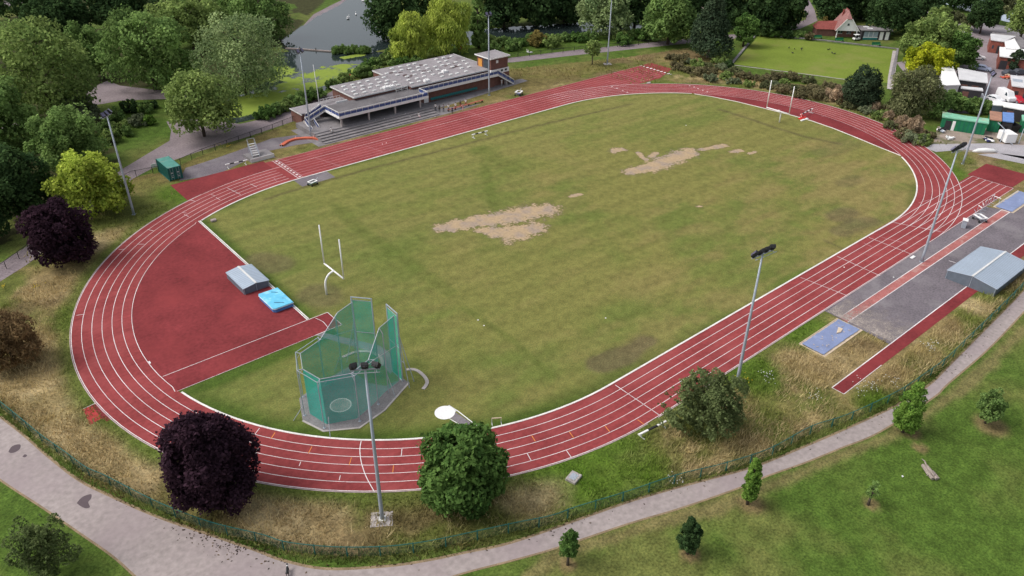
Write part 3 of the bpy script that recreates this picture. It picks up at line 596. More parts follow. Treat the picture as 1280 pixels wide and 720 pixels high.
ALG = [([(-28.02,88.14),(-22.44,88.17),(-19.31,88.75)], 9., 1.2), ([(-16.06,87.71),(-7.94,94.48),(-0.14,97.18),(7.64,100.45)], 10., .66), ([(-9.1,104.38),(-4.63,110.3)], 7, .62), ([(15.3,110.83),(19.82,110.5)], 2.6, .7), ([(20.71,103.27)], 2., .1)]
for i, wp in enumerate(WATER):
    xs = [p[0] for p in wp]; ys = [p[1] for p in wp]
    _x = np.arange(min(xs)-1, max(xs)+1, 1.); _y = np.arange(min(ys)-1, max(ys)+1, 1.); gx, gy = np.meshgrid(_x, _y); nx, ny = len(_x), len(_y)
    ii = (np.arange(ny-1)[:,None]*nx+np.arange(nx-1)[None,:]).ravel(); gf = np.stack([ii, ii+1, ii+nx+1, ii+nx], 1)
    ins = inpoly(gx, gy, wp).ravel(); gf = gf[ins[gf].any(1)]
    a_ = np.zeros(gx.shape)+(.08 if i != 1 else .24)
    if i == 1:
        for p, r, k in ALG: a_ = np.maximum(a_, k*(1-sstep(dseg(gx, gy, p if len(p) > 1 else p*2), r*.3, r*1.2)))
    cc = np.concatenate([np.zeros((nx*ny,3)), a_.reshape(-1,1)], 1)
    struct(grid_mesh('pond_water', wm, np.stack([gx.ravel(), gy.ravel(), np.full(nx*ny, .022+.003*i)], 1), gf, cc))
sheet('lake_water', mat('pale_lake', (.34,.40,.50), .12, var=.05, scale=.05, spec=.6), [[(232.03,45.69),(217.17,18.81),(209.46,-2.1),(215.61,-23.16),(271.24,-7.14),(295.93,44.68),(268.25,66.23)]], .024)
# bowling green
BG = [(96.87,36.93),(130.3,52),(148.67,16.04),(118.44,2.22),(109.62,6.05),(104.78,16.06)]
sheet('bowling_green', mat('mown_green_turf', (.155,.205,.032), .95, var=.12, scale=.12, fine=.1, spec=.1, stain=(.20,.215,.055), stain_scale=.08), [[(96.87,36.93),(129.86,51.7),(147.58,15.73),(113.72,0.01),(107.8,8.45)]], .020)
gb = MB(); gb.kerb([(96.34,37.35),(130.59,53.1),(140.76,35.24),(149.05,15.74),(117.54,1.54)], .7, -.02, .28)
struct(gb.build('bowling_green_ditch', M['darkconc']))
gk = MB(); gk.kerb([(95.85,36.18),(104.78,16.06),(107.8,8.45)], .3, -.02, .08); gk.kerb([(146.33,14.98),(118.97,2.27),(108.52,-2.89)], 1.6, -.02, .12)
struct(gk.build('bowling_green_path', M['concrete']))

# ------------------------------------------------------------------ trees and shrubs
NLK = 1.9
def crown(name, seed, Rr, z0, z1, shape, nb, nl, leaf, ca, cb, parent, dark=.5, material=None, hang=0., gap=0.):
    """crown of leaf-sized faces in many clumps; tone differs from clump to clump and leaf to leaf"""
    g = np.random.default_rng(seed); nb = int(nb*2.1) if shape in ('round','willow','loose') else int(nb*(2.4 if shape == 'column' else 1.3)); H = z1-z0; cz = z0+H*.5
    k_ = np.arange(nb)+.5; zf = 1-2*k_/nb; af = k_*2.39996+g.uniform(0,6)
    u = np.stack([np.sqrt(1-zf**2)*np.cos(af), np.sqrt(1-zf**2)*np.sin(af), zf], 1)+g.normal(size=(nb,3))*.16; u /= np.linalg.norm(u, axis=1)[:,None]
    u = u[g.permutation(nb)]
    if shape in ('round', 'willow', 'loose'):
        rad = (g.random(nb)**.40)*.88*g.uniform(.80,1.08,nb)
        up, dn = (H*.58, H*.42) if shape != 'loose' else (H*.55, H*.45)
        cz = z0+dn; zz = np.sign(u[:,2])*np.abs(u[:,2])**.8; k = np.where(u[:,2] < 0, 1.06*np.sqrt(np.clip(1-np.abs(zz)**4, 0, 1)), np.sqrt(np.clip(1-np.abs(u[:,2])**1.8, 0, 1)))
        hv = u[:,:2]/(np.linalg.norm(u[:,:2], axis=1)[:,None]+1e-9)
        if shape == 'willow': zz = np.where(zz < 0, zz*.95, zz); k = np.where(zz < 0, 1., k)
        cen = np.concatenate([hv*(rad*k*Rr)[:,None], (cz+rad*zz*np.where(zz > 0, up, dn))[:,None]], 1)
        rb = Rr*g.uniform(.10,.29,nb)*(1.12 if shape != 'loose' else .85)
        if H/2 < Rr: rb = rb*max(.6, H/2/Rr)
    else:   # cone, column
        t = g.random(nb)**(1.25 if shape == 'cone' else 1); a = g.uniform(0, 2*math.pi, nb)
        if shape == 'cone': pr = Rr*(1-t)**.75*.8
        elif shape == 'pine': pr = Rr*.72*np.sqrt(np.clip(1-t, 0, 1))*(.7+.3*np.sin(t*23))
        else: pr = Rr*.74*np.sin(np.clip(.10+.86*t**.75, 0, 1)*math.pi)**.7
        rr_ = pr*np.sqrt(g.uniform(.2,1,nb)); cen = np.stack([rr_*np.cos(a), rr_*np.sin(a), z0+H*(.06+.88*t)], 1)
        rb = np.maximum(Rr*.16, Rr*(.26 if shape == 'column' else .40)*(1.05-t*.7))*g.uniform(.7,1.2,nb)
    nl = int(nl*NLK); leaf = leaf*1.12; rb = rb*1.1
    cen[:,0] *= g.uniform(.92,1.08); cen[:,1] *= g.uniform(.92,1.08)
    wgt = rb**2/np.sum(rb**2); bi = g.choice(nb, nl, p=wgt)
    d = g.normal(size=(nl,3)); d[:,2] += .25; d /= np.linalg.norm(d, axis=1)[:,None]
    p = cen[bi]+d*(rb[bi]*g.uniform(.6,1.0,nl)**.6*g.choice([1.,1.,1.,1.22],nl))[:,None]
    # drop most leaves buried deep in other clumps
    dep = np.zeros(nl)
    for k in range(nb): dep += np.linalg.norm(p-cen[k], axis=1) < rb[k]*.72
    keep = (dep < 1) | (g.random(nl) < .12)
    if gap: keep &= fbm(p[:,0]+p[:,2]*.7, p[:,1]-p[:,2]*.4, Rr*.35, seed % 50) > gap
    keep &= p[:,2] > z0*.8
    p = p[keep]; d = d[keep]; bi = bi[keep]; nl = len(p)
    nrm = d*.7+g.normal(size=(nl,3))*.6+np.array([0,0,.3]); nrm /= np.linalg.norm(nrm, axis=1)[:,None]
    ax = g.normal(size=(nl,3)); ax[:,2] -= hang*3
    ax -= nrm*(ax*nrm).sum(1)[:,None]*(1-min(1,hang)*.3); ax /= np.linalg.norm(ax, axis=1)[:,None]
    sd = np.cross(nrm, ax); sd /= np.linalg.norm(sd, axis=1)[:,None]+1e-9
    L = leaf*g.uniform(.6,1.35,nl)[:,None]; wd = L*(.34 if hang < .3 else .2)
    L = L*(1 if hang < .3 else 1.6)
    v = np.stack([p-ax*L*.5, p+sd*wd+ax*L*.05, p+ax*L*.5, p-sd*wd+ax*L*.05], 1).reshape(-1,3)
    tb = g.random(nb); tl = np.clip(.5*tb[bi]+.5*g.random(nl)+.08, 0, 1)
    col = lerp(ca, cb, tl)*(g.uniform(.72,1.28,nl)*(1-.35*dark+.7*dark*g.random(nb)[bi]))[:,None]
    col = np.repeat(col, 4, 0)
    f = np.arange(nl*4).reshape(-1,4)
    return grid_mesh(name, material or M['leaf'], v, f, col, parent)
def trunk(h, r, parent, seed=0, m='bark', limbs=5, spread=1.):
    g = random.Random(seed); b = MB(); lean = (g.uniform(-.03,.03)*h, g.uniform(-.03,.03)*h)
    pts = [(0,0,-.15),(lean[0]*.2,lean[1]*.2,h*.25),(lean[0]*.6,lean[1]*.6,h*.6),(lean[0],lean[1],h)]
    b.tube(pts, [r*1.35,r,r*.75,r*.28], 9)
    for i in range(limbs):
        t = g.uniform(.32,.85); a = i*2.4+g.uniform(-.5,.5); z = h*t; ln = spread*g.uniform(.7,1.1)*(1-.4*t)
        p0 = Vector((lean[0]*t,lean[1]*t,z)); p1 = p0+Vector((math.cos(a)*ln*.45, math.sin(a)*ln*.45, ln*.35)); p2 = p0+Vector((math.cos(a)*ln*.9, math.sin(a)*ln*.9, ln*.62))
        b.tube([p0,p1,p2], [r*.5,r*.33,r*.12], 6)
    return b.build('trunk', M[m], parent, True)
PAL = {'bush': ((.022,.034,.012),(.082,.102,.040)), 'hawthorn': ((.026,.038,.014),(.092,.112,.046)), 'mid': ((.024,.048,.014),(.112,.162,.050)), 'dark': ((.008,.018,.008),(.034,.058,.020)), 'oak': ((.027,.050,.014),(.135,.172,.054)), 'greywillow': ((.040,.068,.028),(.16,.195,.088)),
       'willow': ((.06,.09,.016),(.22,.25,.05)), 'lime': ((.055,.085,.010),(.225,.26,.045)), 'purple': ((.007,.0042,.0065),(.030,.0155,.0225)), 'fresh': ((.013,.034,.009),(.065,.108,.028)),
       'bright': ((.022,.055,.010),(.105,.165,.032)), 'olive': ((.026,.034,.016),(.10,.105,.05)), 'brown': ((.035,.022,.012),(.125,.085,.042)), 'yellow': ((.035,.065,.006),(.22,.225,.016)),
       'pine': ((.008,.016,.010),(.036,.052,.028)), 'straw': ((.075,.055,.035),(.22,.17,.115)), 'bramble': ((.028,.030,.013),(.115,.10,.055)), 'grey': ((.03,.042,.022),(.115,.13,.075)), 'autumn': ((.045,.04,.012),(.15,.12,.04))}
_seed = [100]
def tree(name, label, cat, x, y, h, r, kind='oak', shape='round', leaf=.5, nl=9000, nb=46, low=.12, tr=None, group=None, bark='bark', rz=0, hang=0, gap=.37, limbs=5, dark=.55):
    _seed[0] += 1; s = _seed[0]
    t = thing(name, label, cat, (x,y,0), rz, group)
    trunk(h*.8, tr or max(.12, h*.02), t, s, bark, limbs, r*.9)
    a, b = PAL[kind]
    crown('crown', s, r, h*low, h, shape, nb, nl, leaf, a, b, t, dark, None, hang, gap)
    return t
def shrub(name, label, cat, x, y, h, r, kind='mid', leaf=.35, nl=3500, nb=22, group=None, shape='round', hang=0, gap=0.):
    _seed[0] += 1; s = _seed[0]
    t = thing(name, label, cat, (x,y,0), 0, group)
    b = MB(); g = random.Random(s)
    for i in range(4):
        a = i*1.6; b.tube([(0,0,-.1),(math.cos(a)*r*.25,math.sin(a)*r*.25,h*.4),(math.cos(a)*r*.45,math.sin(a)*r*.45,h*.75)], [.08,.06,.03], 5)
    b.build('stem', M['bark'], t)
    ca, cb = PAL[kind]; crown('foliage', s, r, h*.03, h, shape, nb, nl, leaf, ca, cb, t, .55, None, hang, gap)
    return t
# near the front path
tree('copper_beech_tree', 'big round dark purple tree standing between the front fence and the track bend', 'tree', -79.09,-28.4,11.85,4.37, 'purple', leaf=.32, nl=60000, nb=90, low=.03)
tree('broadleaf_tree', 'dense mid green tree with some rusty leaves between the front fence and track', 'tree', -59.86,-44.19,9.35,4.27, 'fresh', leaf=.42, nl=24000, nb=70, low=.05, dark=.7)
tree('hawthorn_tree', 'thin olive green bushy tree overhanging the near straight beside a floodlight pole', 'tree', -32.79,-53.22,8.75,4.26, 'hawthorn', 'loose', leaf=.24, nl=30000, nb=80, low=.02, gap=.50, bark='bark', limbs=9)
tree('bushy_tree', 'loose olive green tree in the grass at the bottom left corner', 'tree', -94.36,-26.8,6.5,2.82, 'bush', 'loose', leaf=.2, nl=17000, nb=80, low=.02, gap=.52, limbs=9)
tree('sapling_tree', 'bright green conical young tree with bare soil below, beside the path fence', 'tree', -15.18,-68.09,7.15,1.81, 'bright', 'column', leaf=.21, nl=9000, nb=60, low=.08, gap=.3, limbs=3)
tree('sapling_tree', 'dark green round young tree on a wide patch of bare brown soil', 'tree', -6.33,-73.49,4.85,1.36, 'mid', 'round', leaf=.19, nl=6000, nb=44, low=.16, gap=.3, limbs=3)
tree('sapling_tree', 'bright green columnar young tree in a large bare soil ring just below the path', 'tree', -37.99,-63.18,6.5,1.04, 'bright', 'column', leaf=.19, nl=7000, nb=60, low=.10, gap=.3, limbs=3)
tree('sapling_tree', 'very dark young tree in a small soil ring on the lawn', 'tree', -47.61,-63.26,4.8,1.08, 'dark', 'round', leaf=.18, nl=6000, nb=44, low=.08, gap=.3, limbs=3)
tree('sapling_tree', 'small mid green young tree against the lower edge of the path', 'tree', -57.25,-56.89,4.85,0.92, 'fresh', 'round', leaf=.18, nl=3800, nb=40, low=.24, gap=.33, limbs=3)
tree('sapling_tree', 'thin almost bare young tree in a small soil ring', 'tree', -28.58,-71.16,3.7,0.75, 'mid', 'loose', leaf=.16, nl=420, nb=16, low=.2, limbs=5)
# left side
tree('copper_beech_tree', 'small dark purple tree below the lime yellow tree', 'tree', -77.74,34.7,10.7,4.65, 'purple', leaf=.42, nl=20000, nb=60, low=.03)
tree('golden_tree', 'lime yellow round tree behind the left floodlight pole', 'tree', -68.79,49.57,11.2,6.44, 'lime', leaf=.5, nl=15000, nb=60, low=.06, dark=.7)
tree('maple_tree', 'dark green dome shaped tree behind the lime yellow tree', 'tree', -66.13,74.97,11.75,7.3, 'mid', leaf=.5, nl=14000, nb=56, low=.06, dark=.7)
tree('spreading_tree', 'low spreading green tree standing alone on the back path', 'tree', -39.97,74.48,14.7,7.45, 'oak', 'round', leaf=.55, nl=11000, nb=60, low=.10, dark=.75)
tree('willow_tree', 'large pale grey green tree with soft crown beside the algae pond', 'tree', -20.53,97,20.05,9.93, 'greywillow', 'round', leaf=.5, nl=18000, nb=70, low=.04, dark=.6)
tree('broadleaf_tree', 'large mid green tree left of the pale grey green one', 'tree', -36.89,113.93,19.75,11.08, 'mid', leaf=.65, nl=17000, nb=70, low=.05, dark=.75)
tree('broadleaf_tree', 'biggest mid green tree at the left edge of the park', 'tree', -62.08,105.05,22.8,11.48, 'oak', leaf=.65, nl=19000, nb=80, low=.05, dark=.75)
tree('dark_tree', 'dark green tree at top left near the pale strip of path', 'tree', -41.39,182.93,14.15,9.02, 'dark', leaf=.8, nl=9000, nb=40, low=.05)
tree('broadleaf_tree', 'green tree at the left edge behind the dark green dome shaped tree', 'tree', -74.49,93.99,14.75,8.02, 'mid', leaf=.6, nl=13000, nb=56, low=.04)
tree('dark_tree', 'dark shadowy tree at the left edge beside the lime yellow tree', 'tree', -79.09,56.12,12.85,5.62, 'dark', leaf=.5, nl=15000, nb=56, low=.03)
tree('dark_tree', 'dark tree cut by the left edge above the small purple tree', 'tree', -86.39,49.84,12.65,4.61, 'dark', leaf=.5, nl=10000, nb=44, low=.04)
tree('broadleaf_tree', 'green tree behind the large mid green tree, reaching the top edge', 'tree', -14.91,146.01,16.1,10.68, 'oak', leaf=.7, nl=12000, nb=56, low=.06, dark=.75)
tree('broadleaf_tree', 'green tree leaning over the left bank of the pond', 'tree', 5.67,142.77,16.9,8.5, 'mid', leaf=.7, nl=11000, nb=50, low=.05, dark=.75)
tree('dark_tree', 'very dark tree at the top edge behind the large mid green tree', 'tree', -22.25,184.47,15.95,12.31, 'dark', leaf=.8, nl=9000, nb=44, low=.06)
tree('broadleaf_tree', 'green tree at the top edge nearest the left bank path', 'tree', 11.26,170.73,15.8,9.77, 'mid', leaf=.8, nl=9000, nb=44, low=.06)
tree('broadleaf_tree', 'green tree filling the gap between the two big left trees', 'tree', -45.2,134.22,14.45,6.43, 'mid', leaf=.6, nl=10000, nb=44, low=.04)
for i, q in enumerate([((-70.95,157.58,22.75,12.5)),((-44.74,215.9,18.9,11.41)),((1.89,194.64,17.15,13.26)),((-83.26,74.89,15.95,5.82))]):
    tree('broadleaf_tree', ['green tree beyond the upper left edge', 'dark tree at the far top left corner', 'dark green tree high above the middle of the left wood', 'green tree beyond the left edge of the park'][i], 'tree', *q, ['mid','dark','dark','mid'][i], leaf=.8, nl=8000, nb=40, low=.05)
shrub('grey_shrub', 'grey green shrub between the big left tree and the flower beds', 'shrub', -58.04,103.03,6.65,5.09, 'grey', leaf=.4, nl=7000, nb=34)
tree('yew_bush', 'brown dry conifer bush at the left edge of the dry grass', 'bush', -89.77,9.94,7.6,3.47, 'brown', 'round', leaf=.3, nl=15000, nb=60, low=.02, hang=.4)
# flower beds beside the back path
for i, q in enumerate([((-51.9,96.08,3.35,2.15)),((-47.51,100.25,3.2,2.89)),((-44.23,98.32,2.85,2.22)),((-53.1,87.81,2.9,2.4)),((-48.52,90.63,2.55,2.79)),((-46.61,89.08,2.4,1.48)),((-56.44,83.1,3.15,2.17)),((-52.7,84.96,2.35,1.59)),((-55.94,88.85,4.1,1.58)),((-41.9,100.12,1.75,1.22))]):
    shrub('bed_shrub', 'low rounded shrub in the island bed beside the back path', 'shrub', *q, ['mid','dark','mid','oak','grey','bright','oak','mid','mid','dark'][i], leaf=.34, nl=1900, nb=14, group='shrubs in the island bed')
# pond side
tree('dark_tree', 'dark green tree overhanging the right bank of the pond', 'tree', 38.52,121.69,16.95,8.89, 'dark', leaf=.8, nl=10000, nb=48, low=.02)
tree('weeping_willow_tree', 'yellow green weeping willow nearest the clubhouse roof', 'tree', 27.77,96.55,13.9,5.78, 'willow', 'willow', leaf=.6, nl=12000, nb=46, low=.02, hang=.9, dark=.6)
tree('weeping_willow_tree', 'larger yellow green weeping willow right of the other willow', 'tree', 39.99,96.33,16.25,7.53, 'willow', 'willow', leaf=.6, nl=14000, nb=50, low=.02, hang=.9, dark=.6)
tree('poplar_tree', 'slim mid green tree between the willows and the clubhouse floodlight', 'tree', 51.5,95.46,16.75,3.12, 'mid', 'column', leaf=.6, nl=6000, nb=36, low=.02)
dk = ['dark tree at the top edge right of the slim tree', 'dark tree at the top edge behind the clubhouse tower', 'dark tree at the top edge left of the pale willow', 'dark tree at the top edge between pale willow and big green tree', 'dark tree at the top edge behind the pine', 'dark tree at the top edge left of the park house path', 'dark tree right of the small bright tree', 'dark tree behind the big green tree by the pine', 'very dark tree behind the willows']
for i, q in enumerate([(74.33,111.22,18.1,7.5),(85.91,107.95,18.35,8.09),(94.35,103.89,17.1,7.49),(107.9,84.47,19.15,7.26),(124.52,74.23,17.9,7.62),(132.94,53.25,16.45,6.5),(144.49,52.35,16.3,6.2),(130.3,63.62,17.7,6.14),(60.18,131.28,18.15,8.1)]):
    tree('dark_tree', dk[i], 'tree', *q, 'dark', leaf=.9, nl=8500, nb=44, low=.02)
tree('willow_tree', 'pale yellow green tree behind the far floodlight pole', 'tree', 92.6,83.44,14.75,8.26, 'greywillow', 'round', leaf=.65, nl=12000, nb=50, low=.02, dark=.6)
tree('broadleaf_tree', 'big mid green tree left of the pine by the far path', 'tree', 99.03,62.95,17.85,7.41, 'mid', leaf=.75, nl=11000, nb=50, low=.03, dark=.75)
tree('pine_tree', 'tall dark conifer with a bare pale trunk near the bowling green', 'tree', 96.73,45.99,19.65,6.17, 'pine', 'cone', leaf=.6, nl=13000, nb=70, low=.1, bark='palebark', gap=.3)
b_ = MB(); px_ = (96.82,46.09); b_.tube([(0,0,-.1),(.1,0,6),(0,.1,13)], [.34,.24,.08], 8)
g_ = random.Random(3)
for i in range(12):
    z = 3+i*.7; a = i*2.4; b_.tube([(0,0,z),(math.cos(a)*2,math.sin(a)*2,z+.7)], [.08,.02], 5)
dt = thing('dead_tree', 'bare pale grey trunk with twiggy side branches against the dark conifer', 'tree', px_)
b_.build('trunk', M['palebark'], dt, True)
tree('broadleaf_tree', 'small bright green tree at the corner of the bowling green path', 'tree', 115.13,47.02,11.2,3.45, 'fresh', 'round', leaf=.5, nl=5000, nb=30, low=.05)
tree('young_tree', 'small lone tree with bare stem left of the far floodlight', 'tree', 65.03,61.43,7.25,2.23, 'oak', 'round', leaf=.36, nl=2600, nb=26, low=.32, limbs=4)
shrub('autumn_bush', 'round brownish bush on the pond bank behind the railings', 'bush', 66.24,86.07,4.7,2.64, 'autumn', leaf=.4, nl=3200, nb=24)
bank = [(-8.22,82.98),(-11.8,81.9),(-15.26,80.07),(-18.23,79.48),(-21.64,77.85),(-24.84,76.9),(-1.65,87.68),(2.94,89.25),(8.43,92.14),(13.53,95.72),(17.7,98.38),(21.06,98.78),(20.96,93.73),(23.02,92.08),(25.41,90.16),(13.62,91.76),(25.96,102.3),(30.71,102.9),(10.51,92.35)]
bank2 = [(55.18,94.9),(60.14,93.34),(62.93,89.91),(67.6,88.62),(71.67,86.59),(76.45,85.26),(79.92,82.49),(84.41,81.43),(91.81,75.53),(96.04,74.72),(97.66,70.87),(58.06,87.87),(69.85,83.18),(51.74,90.61),(88.97,71.55)]
for i, p in enumerate(bank+bank2):
    far = i >= len(bank); s = .8+.5*random.random()
    shrub('bank_shrub', 'leafy shrub in the green strip along the pond bank', 'shrub', p[0], p[1], (3.0 if far else 2.6)*s, (3.6 if far else 2.6)*s, ['mid','fresh','mid','oak'][i%4], leaf=.42, nl=1500, nb=16, group='shrubs along the pond bank')
for i, p in enumerate([(15.31,116.34),(17.19,115.96),(18.19,114.03),(20.09,113.65),(21.08,111.73),(22.62,111.62)]):
    shrub('reed_clump', 'tuft of reeds standing in the water at the end of the boom', 'reeds', p[0], p[1], 2.2, 1.8, 'mid', leaf=.5, nl=900, nb=10, group='reeds beside the pond boom', hang=.8)
# right side
tree('broadleaf_tree', 'biggest bright mid green tree beside the maintenance yard', 'tree', 142.72,3.67,13.4,8.7, 'oak', leaf=.62, nl=15000, nb=60, low=.04, dark=.75)
tree('broadleaf_tree', 'mid green tree right of the yellow tree beside the yard entrance', 'tree', 141.63,-5.17,10.4,4.38, 'fresh', leaf=.5, nl=9000, nb=40, low=.03, dark=.75)
tree('golden_tree', 'bright yellow round tree in front of the big green tree by the yard', 'tree', 127.74,-2.89,8.3,7.2, 'yellow', leaf=.5, nl=11000, nb=46, low=.06, dark=.75)
tree('thicket_tree', 'olive brown twiggy thicket tree in front of the yellow tree', 'tree', 93.14,-15.57,11.55,6.19, 'olive', leaf=.42, nl=17000, nb=60, low=.02, dark=.5)
tree('dark_bush_tree', 'dark green bush tree at the corner of the bowling green', 'tree', 89.43,-4.63,9.45,4.5, 'pine', 'round', leaf=.42, nl=12000, nb=56, low=.02, gap=.3)
tree('broadleaf_tree', 'dark tree behind the red roofed house', 'tree', 169.68,48.8,15.2,7.96, 'dark', leaf=.8, nl=8500, nb=44, low=.02)
tree('broadleaf_tree', 'dark tree at the top edge right of the red roofed house', 'tree', 177.97,43.57,15.55,7.49, 'dark', leaf=.8, nl=8000, nb=44, low=.02)
tree('broadleaf_tree', 'dark tree behind the small flat hut', 'tree', 164.01,26.23,15,7.41, 'dark', leaf=.7, nl=9500, nb=44, low=.02)
tree('broadleaf_tree', 'dark green tree behind the biggest tree by the yard', 'tree', 178.91,25.24,15.4,7.4, 'dark', leaf=.75, nl=9000, nb=44, low=.02)
tree('broadleaf_tree', 'mid green treetop rising behind the big green tree by the yard', 'tree', 166.59,13.37,11.9,4.42, 'oak', leaf=.6, nl=6000, nb=36, low=.03)
tree('cypress_tree', 'yellowish green narrow conifer in front of the house wing', 'tree', 148.79,40.64,5.45,1.52, 'autumn', 'column', leaf=.4, nl=2600, nb=26, low=.02)
tree('street_tree', 'small round tree on the far verge, leftmost of the roadside pair', 'tree', 189.67,17.88,5.35,3.62, 'olive', leaf=.5, nl=3600, nb=28, low=.3)
tree('street_tree', 'small round tree on the far verge, rightmost of the roadside pair', 'tree', 190.26,13.17,4.8,3.6, 'olive', leaf=.5, nl=3600, nb=28, low=.3)
tree('street_tree', 'taller dark tree beside the far road above the brick yard building', 'tree', 189.09,8.58,11.35,5.53, 'dark', leaf=.6, nl=7000, nb=40, low=.2)
tree('street_tree', 'tall open tree in front of the pale lake', 'tree', 206.72,10.16,13,5.49, 'olive', 'loose', leaf=.6, nl=4200, nb=40, low=.25, gap=.35)
tree('broadleaf_tree', 'green tree at the far right edge by the road', 'tree', 187.98,-3.69,16.55,4.8, 'oak', leaf=.6, nl=8000, nb=44, low=.06)
tree('broadleaf_tree', 'dark tree in the top right beside the lake', 'tree', 221.33,28.78,11.5,6.47, 'dark', leaf=.8, nl=5000, nb=36, low=.06)
tree('conifer_bush', 'dark conifer group growing in the yard before the white roof', 'bush', 152.18,-15.67,5.7,2.63, 'pine', 'column', leaf=.42, nl=4500, nb=30, low=.02)
for i, q in enumerate([(103.39,-19.73,5.05,2.61),(104.68,-22.26,4.25,2.26),(105.75,-24.61,3.85,2.08),(108.06,-26.48,3.1,1.74),(94.99,-20.24,7.55,2.86)]):
    shrub('hedge_bush', 'dense dark green bush in the row behind the green containers', 'bush', *q, 'mid', leaf=.4, nl=4200, nb=26, group='bushes behind the containers')
for i, q in enumerate([(130.99,52.12,2.5,2.58),(132.85,48,1.95,2.57),(134.41,44.15,2.45,2.08),(138.3,42.35,2.2,1.86),(137.94,38.76,2.45,1.61),(139.74,50.57,2.5,3.58)]):
    shrub('garden_shrub', 'low green shrub in the bed above the bowling green', 'shrub', *q, ['mid','fresh','dark','mid','bramble','dark'][i], leaf=.4, nl=1700, nb=16, group='shrubs behind the bowling green')
g_ = random.Random(8)
bram = [(86.71,51.46),(86.23,47.56),(87.06,44.8),(86.23,41.34),(88.33,39.66),(80.08,40.28),(80.38,36.17),(84.31,34.93),(88.88,35.19),(83.34,30),(89.07,31.1),(87.35,26.77),(88.45,24.02),(87.99,20.74),(87.54,17.52),(90.7,16.75),(89.02,12.83),(88.57,9.78),(91.67,8.98),(90.01,5.28),(77.99,30.61),(82.34,21.71),(84.73,18.03),(84.44,13.11),(84.47,8.11),(89.11,-0.46),(86.14,-8.73),(85.27,-12.36),(86.14,-4.26),(90.59,-12.33),(92.63,-6.44),(77.38,-22.03),(76.15,-24.77),(76.56,-26.32),(80.78,-17),(81.49,-25.37),(86.45,4.89),(80.46,43.95),(81.42,26.03),(93.77,39.41),(96.87,13.58),(96.11,17.86),(93.41,20.96),(97.34,7.86)]
for i, p in enumerate(bram):
    s = g_.uniform(.7,1.25)
    shrub('bramble_clump', 'rough brown and green bramble clump in the band beyond the top bend', 'bramble', p[0], p[1], 1.9*s, 2.5*s, ['bramble','bramble','grey','oak','olive','bramble'][i%6], leaf=.3, nl=1300, nb=14, group='brambles beyond the top bend')
for q, l in [((88.69,0.66,4.55,2.06),'large pale straw coloured grass clump beside the dark bush tree'),((89.9,3.72,2.4,1.28),'small straw coloured grass clump touching the large one by the dark bush'),((82.61,-18.49,3,1.66),'straw coloured grass clump left of the biggest one by the containers'),((81.52,-22.2,3.85,1.87),'biggest straw coloured grass clump near the left end of the containers'),((85.05,-14.3,2.45,1.19),'faded straw clump under the olive thicket tree'),((88.35,-9.04,2.5,1.23),'pinkish straw clump between dark bush and thicket')]:
    shrub('pampas_grass', l, 'grass clump', *q, 'straw', leaf=.42, nl=3000, nb=18, hang=.5)
shrub('box_bush', 'dark rounded bush at the left corner of the bowling green', 'bush', 91.59,35.01,2.4,1.63, 'dark', leaf=.35, nl=1800, nb=16)
# ------------------------------------------------------------------ long grass of the verge (uncountable)
def blades(name, pts, h, lean, wd, cols, mname, seed):
    g = np.random.default_rng(seed); n = len(pts)
    a = g.uniform(0, 2*math.pi, n); la = vnoise(pts[:,0], pts[:,1], 4.5, 77)*3*math.pi+g.normal(0,1.5,n)
    hh = h*g.uniform(.55,1.25,n); ll = lean*g.uniform(.3,1.2,n)*hh
    bx = np.stack([np.cos(a)*wd*.5, np.sin(a)*wd*.5, np.zeros(n)], 1)
    p = np.concatenate([pts, np.zeros((n,1))], 1)
    tip = p+np.stack([np.cos(la)*ll, np.sin(la)*ll, hh], 1)
    v = np.stack([p-bx, p+bx, tip], 1).reshape(-1,3)
    c = np.repeat(cols*g.uniform(.7,1.35,n)[:,None], 3, 0); c[2::3] *= 1.12
    o = grid_mesh(name, M[mname], v, np.arange(n*3).reshape(-1,3), np.clip(c, 0, 1))
    o['kind'] = 'stuff'; return o
def sample(n, poly, test, seed):
    g = np.random.default_rng(seed); xs = [p[0] for p in poly]; ys = [p[1] for p in poly]
    x = g.uniform(min(xs), max(xs), n); y = g.uniform(min(ys), max(ys), n)
    k = inpoly(x, y, poly); x, y = x[k], y[k]; k = test(x, y); return x[k], y[k]
def verge_ok(x, y):
    d = tsdf(x, y)
    ok = d > 6*LANE+.35
    ok &= ~((x > -15) & (y > -61) & (y < -48.3) & (((x > .3) | ((y < -58.2)) | ((x > -9.6) & (y > -55.2) & (y < -50.2)))))
    ok &= ~((y > 40) & (y < 54.5) & (x > -56)) & ~((x > 30) & (y < -38) & (y > -50) & (x < 77))
    ok &= ~((x > -24.5) & (x < 42) & (y > 53) & (y < 86)) & ~((y > 53) & (x < -20))
    return ok
nearv = FENCE + [(95,-62),(95,-30),(40,-45),(-70,30),(-85,30)]
x, y = sample(420000, nearv, lambda x, y: verge_ok(x, y) & (y < 30) & (np.hypot(x+92, y+90) < 175), 3)
cl = fbm(x, y, 5, 41); dn = np.random.default_rng(9).random(len(x)); k = dn < .25+1.1*sstep(cl, .35, .62); x, y, cl = x[k], y[k], cl[k]
base = ground_col(x, y); straw = lerp((.34,.265,.13), (.56,.45,.26), np.random.default_rng(4).random(len(x)))
mix_ = sstep(fbm(x, y, 6, 43)*.6+fbm(x, y, 2.2, 44)*.4, .38, .58)*sstep(tsdf(x, y), 7.8, 10.5)
lushm = sstep(base[:,1]/base[:,0], 1.15, 1.5)
cols = lerp(base*1.75, straw, mix_*.85*(1-.9*lushm))
hgt = .22+.5*sstep(tsdf(x, y), 7.9, 10.5)*(.5+.7*cl)
